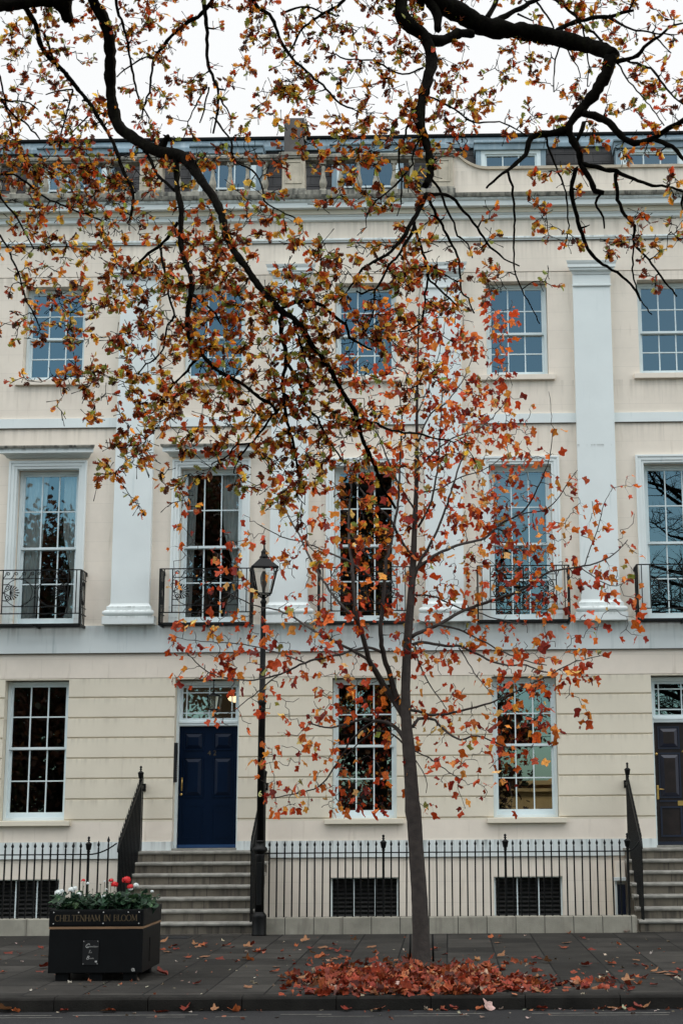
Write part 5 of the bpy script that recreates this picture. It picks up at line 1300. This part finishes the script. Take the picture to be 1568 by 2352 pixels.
# individual fallen leaves
variants = []
for k in range(9):
    D = np.array([[0, 1, .0]]); U = np.array([[RNG.normal(0, .3), 0, 1]])
    o = leaves_mesh('fallen_leaf', 'tulip', np.array([[0, -.5, .0]]) * .1, D, U, np.array([.11]), pick(fpal[:4] if k < 7 else fpal[4:5], 1), m_fallen)
    variants.append(o); 
spots = [(172, 2148), (188, 2155), (20, 2188), (45, 2192), (140, 2175), (160, 2184), (95, 2177), (105, 2196), (8, 2233), (92, 2230), (104, 2222),
 (375, 2165), (392, 2175), (405, 2181), (385, 2186), (372, 2182), (398, 2170), (372, 2237), (448, 2170), (462, 2172), (470, 2169), (455, 2174), (520, 2172), (532, 2174), (577, 2172), (568, 2176), (590, 2184), (600, 2186),
 (470, 2197), (432, 2199), (505, 2201), (541, 2210), (565, 2203), (576, 2204), (645, 2203), (635, 2220), (630, 2232), (650, 2250), (665, 2255), (690, 2250), (683, 2262), (452, 2259), (570, 2266), (648, 2265), (660, 2263), (690, 2270),
 (700, 2162), (680, 2171), (712, 2178), (742, 2176), (755, 2181), (765, 2177), (775, 2186), (718, 2190), (735, 2198), (750, 2194), (770, 2202), (785, 2199), (800, 2183),
 (820, 2142), (812, 2160), (860, 2186), (768, 2170), (852, 2175), (1000, 2180), (1020, 2190), (972, 2195), (1150, 2197), (1128, 2152), (1148, 2153), (1142, 2165), (1160, 2212), (1240, 2200), (1228, 2202), (1253, 2210), (1306, 2142), (1336, 2155), (1300, 2165), (1295, 2177), (1358, 2180), (1345, 2218), (1398, 2212), (1420, 2168), (1440, 2140), (1460, 2205), (1459, 2216), (1424, 2229), (1480, 2221), (1500, 2233), (1460, 2241), (1478, 2245), (1520, 2233), (1545, 2234), (1552, 2240), (1558, 2230), (1440, 2255), (1465, 2258), (1500, 2262), (1535, 2238), (1405, 2213), (1380, 2236), (1385, 2248),
 (42, 2306), (62, 2308), (172, 2306), (260, 2308), (275, 2307), (390, 2306), (440, 2306), (505, 2307), (552, 2305), (800, 2305), (868, 2306), (876, 2300), (1020, 2307), (1042, 2304), (1118, 2300), (1100, 2306), (1240, 2306), (1400, 2303), (1420, 2305), (1440, 2307), (1455, 2302), (1475, 2306)]
zones = [(lambda x, y: y > 2299, 'fallen leaf', 'curled orange brown leaf lying in the gutter below the kerb', 'fallen leaves in the gutter'),
         (lambda x, y: x < 420, '', 'crumpled orange leaf on the slabs around the black planter', 'fallen leaves around the planter'),
         (lambda x, y: x < 900, '', 'crumpled red orange leaf on the slabs between the planter and the young tree', 'fallen leaves between planter and tree'),
         (lambda x, y: True, '', 'crumpled orange leaf on the slabs to the right of the young tree', 'fallen leaves right of the tree')]
used = [False] * len(variants)
special = (1118, 2300)
for i, (x, y) in enumerate(spots):
    k = 7 if (x, y) in (special, (1385, 2248), (605, 2174)) else i % 7
    if k == 7: k = 7 + (i % 2)
    o = variants[k] if not used[k] else link_copy(variants[k], None)
    used[k] = True
    g_ = at(x, y, Z=0.012)
    if y > 2299: g_ = at(x, y + 2, Z=-.105); g_[1] = min(g_[1], -9.52)
    o.location = (g_[0], g_[1], g_[2]); o.rotation_euler = (random.uniform(-.15, .15), random.uniform(-.15, .15), random.uniform(0, 6.28)); s = random.uniform(.75, 1.35)
    if (x, y) == special: s = 1.35; o.rotation_euler = (.7, .2, .4); o.location.z += .03
    o.scale = (s, s, s * .75)
    for fn, _, lab, grp in zones:
        if fn(x, y): tag(o, lab, 'leaf', grp); break
    if (x, y) == special: tag(o, 'large pale buff leaf standing on edge against the kerb below the leaf drift', 'leaf', 'fallen leaves in the gutter')
for k, u_ in enumerate(used):
    if not u_: bpy.data.objects.remove(variants[k])

# ---------------------------------------------------------------- what the windows mirror: trees and a stone building across the street
def far_tree(x, y, h, rad, nleaf, pal, label, bare=False, z0=-.3):
    r = empty('park_tree', (x, y, z0)); tag(r, label, 'tree', 'park trees mirrored in the windows')
    t = MB(); t.tube([(0, 0, 0), (.05, 0, h * .2), (.1, .1, h * .45), (0, .1, h * .8), (0, 0, h)], [.32, .26, .2, .09, .02], 9); t.build('trunk', m_oakbark, r)
    b = MB(); tips = []
    for k in range(34 if not bare else 60):
        z = h * RNG.uniform(.18, .85); a = RNG.uniform(0, 2 * pi); L_ = rad * RNG.uniform(.5, 1) * (1.15 - .7 * abs(z / h - .45))
        e = np.array([L_ * cos(a), L_ * sin(a), z + L_ * RNG.uniform(.1, .7)]); m_ = np.array([L_ * .5 * cos(a), L_ * .5 * sin(a), z + L_ * .15])
        b.tube([(0, 0, z), tuple(m_), tuple(e)], [.09, .05, .015], 5); tips.append((m_, e))
        for _ in range(14 if bare else 5):
            s_ = m_ + (e - m_) * RNG.uniform(-.6, 1); d = RNG.normal(0, 1, 3); d[2] = abs(d[2]) * .8; d /= np.linalg.norm(d); l_ = RNG.uniform(.5, 1.5)
            p1 = s_ + d * l_ * .5 + RNG.normal(0, .08, 3); p2 = s_ + d * l_ + RNG.normal(0, .15, 3)
            b.tube([tuple(s_), tuple(p1), tuple(p2)], [.022, .016, .006], 3)
            if bare:
                for _ in range(3): d2 = d + RNG.normal(0, .6, 3); b.tube([tuple(p1), tuple(p1 + d2 * .5)], [.012, .004], 3)
    b.build('branches', m_oakbark, r)
    if nleaf:
        idx = RNG.integers(0, len(tips), nleaf); f_ = RNG.uniform(.1, 1.1, nleaf)[:, None]
        A_ = np.array([t_[0] for t_ in tips])[idx]; B_ = np.array([t_[1] for t_ in tips])[idx]
        P = A_ + (B_ - A_) * f_ + RNG.normal(0, rad * .16, (nleaf, 3)); 
        leaves_mesh('foliage', 'oak', P, RNG.normal(0, 1, (nleaf, 3)), RNG.normal(0, 1, (nleaf, 3)), RNG.uniform(.16, .32, nleaf), pick(pal, nleaf), m_oakleaf, r)
    return r
dk = [(.06, .02, .01, 3), (.10, .035, .012, 2), (.03, .03, .01, 2)]
far_tree(-15.5, -36, 13.0, 5.0, 20000, dk, 'dark leafed tree mirrored in the far left windows')
far_tree(-8.4, -33, 18.0, 4.8, 26000, dk, 'broad dark tree mirrored in the window above the navy door')
far_tree(-2.6, -31, 16.5, 3.6, 22000, dk, 'dark tree mirrored in the middle windows')
far_tree(9.6, -34, 17, 4.5, 0, dk, 'bare branched tree mirrored in the window at the right edge', bare=True)
far_tree(1.3, -36, 9.5, 1.9, 2600, dk, 'small thin leafed tree mirrored in the right hand ground floor window')
hall = empty('stone_pavilion', (6.2, -52, -.3)); tag(hall, 'low warm sandstone pavilion with a curved pediment mirrored in the right ground floor window', 'building')
MB().box(-9, 9, -3, 3, 0, 3.15).box(-9.2, 9.2, 3, 3.3, 2.7, 2.84).box(-9.3, 9.3, 3, 3.4, 3.0, 3.2).build('wall', m_bin, hall)
q = MB(); n_ = 14; arcp = [(-1.6 + 3.2 * k_ / n_, 3.2 + .7 * sin(pi * k_ / n_)) for k_ in range(n_ + 1)]
v = [(x_, 3.2, z_) for x_, z_ in arcp] + [(x_, 2.6, z_) for x_, z_ in arcp]; m_ = n_ + 1
q.add(v, [tuple(range(m_)), tuple(range(2 * m_ - 1, m_ - 1, -1))] + [(i_, i_ + 1, i_ + 1 + m_, i_ + m_) for i_ in range(n_)]); q.build('pediment', m_bin, hall)
for x_ in (-7, -4.5, -2, .5, 3, 5.5):
    MB().box(x_, x_ + .9, 3.0, 3.04, .4, 1.9).build('window', m_dark, hall)
# a long clipped hedge closes the far side of the street
hN = 16000
P = np.stack([RNG.uniform(-28, 20, hN), RNG.normal(-41, .6, hN), RNG.uniform(-.3, 2.6, hN) + .25 * np.sin(RNG.uniform(0, 9, hN))], 1)
hd_ = leaves_mesh('hedge', 'oak', P[P[:, 0] < 1], RNG.normal(0, 1, (hN, 3))[P[:, 0] < 1], RNG.normal(0, 1, (hN, 3))[P[:, 0] < 1], RNG.uniform(.2, .4, hN)[P[:, 0] < 1], pick(dk, hN)[P[:, 0] < 1], m_oakleaf)
tag(hd_, 'dark hedge across the street mirrored along the ground floor windows', 'hedge')

# ---------------------------------------------------------------- light: overcast, with a soft bright side
SUN_EL, SUN_AZ = radians(28), radians(52)      # azimuth from +Y, clockwise
W = bpy.data.worlds.new('World'); scene.world = W; W.use_nodes = True
N = W.node_tree.nodes; L = W.node_tree.links; N.clear()
out = N.new('ShaderNodeOutputWorld'); bg = N.new('ShaderNodeBackground')
sky = N.new('ShaderNodeTexSky'); sky.sky_type = 'NISHITA'; sky.sun_disc = False; sky.sun_elevation = SUN_EL; sky.sun_rotation = SUN_AZ
bg.inputs['Strength'].default_value = .1
tc = N.new('ShaderNodeTexCoord'); sp = N.new('ShaderNodeSeparateXYZ'); L.new(tc.outputs['Generated'], sp.inputs[0])
# cloud sheet: thick over the terrace and overhead, thinning to pale blue low behind the viewer
mr = N.new('ShaderNodeMapRange'); mr.inputs[1].default_value = -.93; mr.inputs[2].default_value = -.50; mr.inputs[3].default_value = .06; mr.inputs[4].default_value = 1.0
L.new(sp.outputs['Y'], mr.inputs[0])
nz = N.new('ShaderNodeTexNoise'); nz.inputs['Scale'].default_value = 1.4; nz.inputs['Detail'].default_value = 5; L.new(tc.outputs['Generated'], nz.inputs['Vector'])
nm = N.new('ShaderNodeMath'); nm.operation = 'MULTIPLY_ADD'; nm.inputs[1].default_value = .25; nm.inputs[2].default_value = -.12; L.new(nz.outputs['Fac'], nm.inputs[0])
ad = N.new('ShaderNodeMath'); ad.operation = 'ADD'; ad.use_clamp = True; L.new(mr.outputs[0], ad.inputs[0]); L.new(nm.outputs[0], ad.inputs[1])
sc_ = N.new('ShaderNodeVectorMath'); sc_.operation = 'MULTIPLY'; sc_.inputs[1].default_value = (1.28, 1.68, 1.62); L.new(sky.outputs[0], sc_.inputs[0])
mx = N.new('ShaderNodeMix'); mx.data_type = 'RGBA'; L.new(ad.outputs[0], mx.inputs[0]); L.new(sc_.outputs[0], mx.inputs[6]); 
zr = N.new('ShaderNodeMapRange'); zr.inputs[1].default_value = .55; zr.inputs[2].default_value = .95; zr.inputs[3].default_value = 9.1; zr.inputs[4].default_value = 24.0
L.new(sp.outputs['Z'], zr.inputs[0])
yr = N.new('ShaderNodeMapRange'); yr.inputs[1].default_value = .1; yr.inputs[2].default_value = -.5; yr.inputs[3].default_value = 0; yr.inputs[4].default_value = 12.0
L.new(sp.outputs['Y'], yr.inputs[0])
zs = N.new('ShaderNodeMath'); zs.operation = 'ADD'; L.new(zr.outputs[0], zs.inputs[0]); L.new(yr.outputs[0], zs.inputs[1])
n2_ = N.new('ShaderNodeMath'); n2_.operation = 'MULTIPLY_ADD'; n2_.inputs[1].default_value = .16; n2_.inputs[2].default_value = .93; L.new(nz.outputs['Fac'], n2_.inputs[0])
zm_ = N.new('ShaderNodeMath'); zm_.operation = 'MULTIPLY'; L.new(zs.outputs[0], zm_.inputs[0]); L.new(n2_.outputs[0], zm_.inputs[1])
cl = N.new('ShaderNodeVectorMath'); cl.operation = 'SCALE'; cl.inputs[0].default_value = (.985, 1.0, 1.01); L.new(zm_.outputs[0], cl.inputs['Scale'])
L.new(cl.outputs[0], mx.inputs[7])
L.new(mx.outputs[2], bg.inputs['Color']); L.new(bg.outputs[0], out.inputs[0])
sl = bpy.data.lights.new('sun', 'SUN'); sl.energy = 2.8; sl.angle = radians(10); sl.color = (1, .86, .66)
so = bpy.data.objects.new('sun', sl); COL.objects.link(so)
dirv = Vector((sin(SUN_AZ) * cos(SUN_EL), cos(SUN_AZ) * cos(SUN_EL), sin(SUN_EL)))
so.rotation_euler = dirv.to_track_quat('Z', 'Y').to_euler(); so.location = (0, -10, 30)
vs = scene.view_settings; vs.view_transform = 'Standard'; vs.look = 'None'; vs.exposure = .07; vs.gamma = 1; vs.use_curve_mapping = False
scene.cycles.max_bounces = 8; scene.cycles.transparent_max_bounces = 12
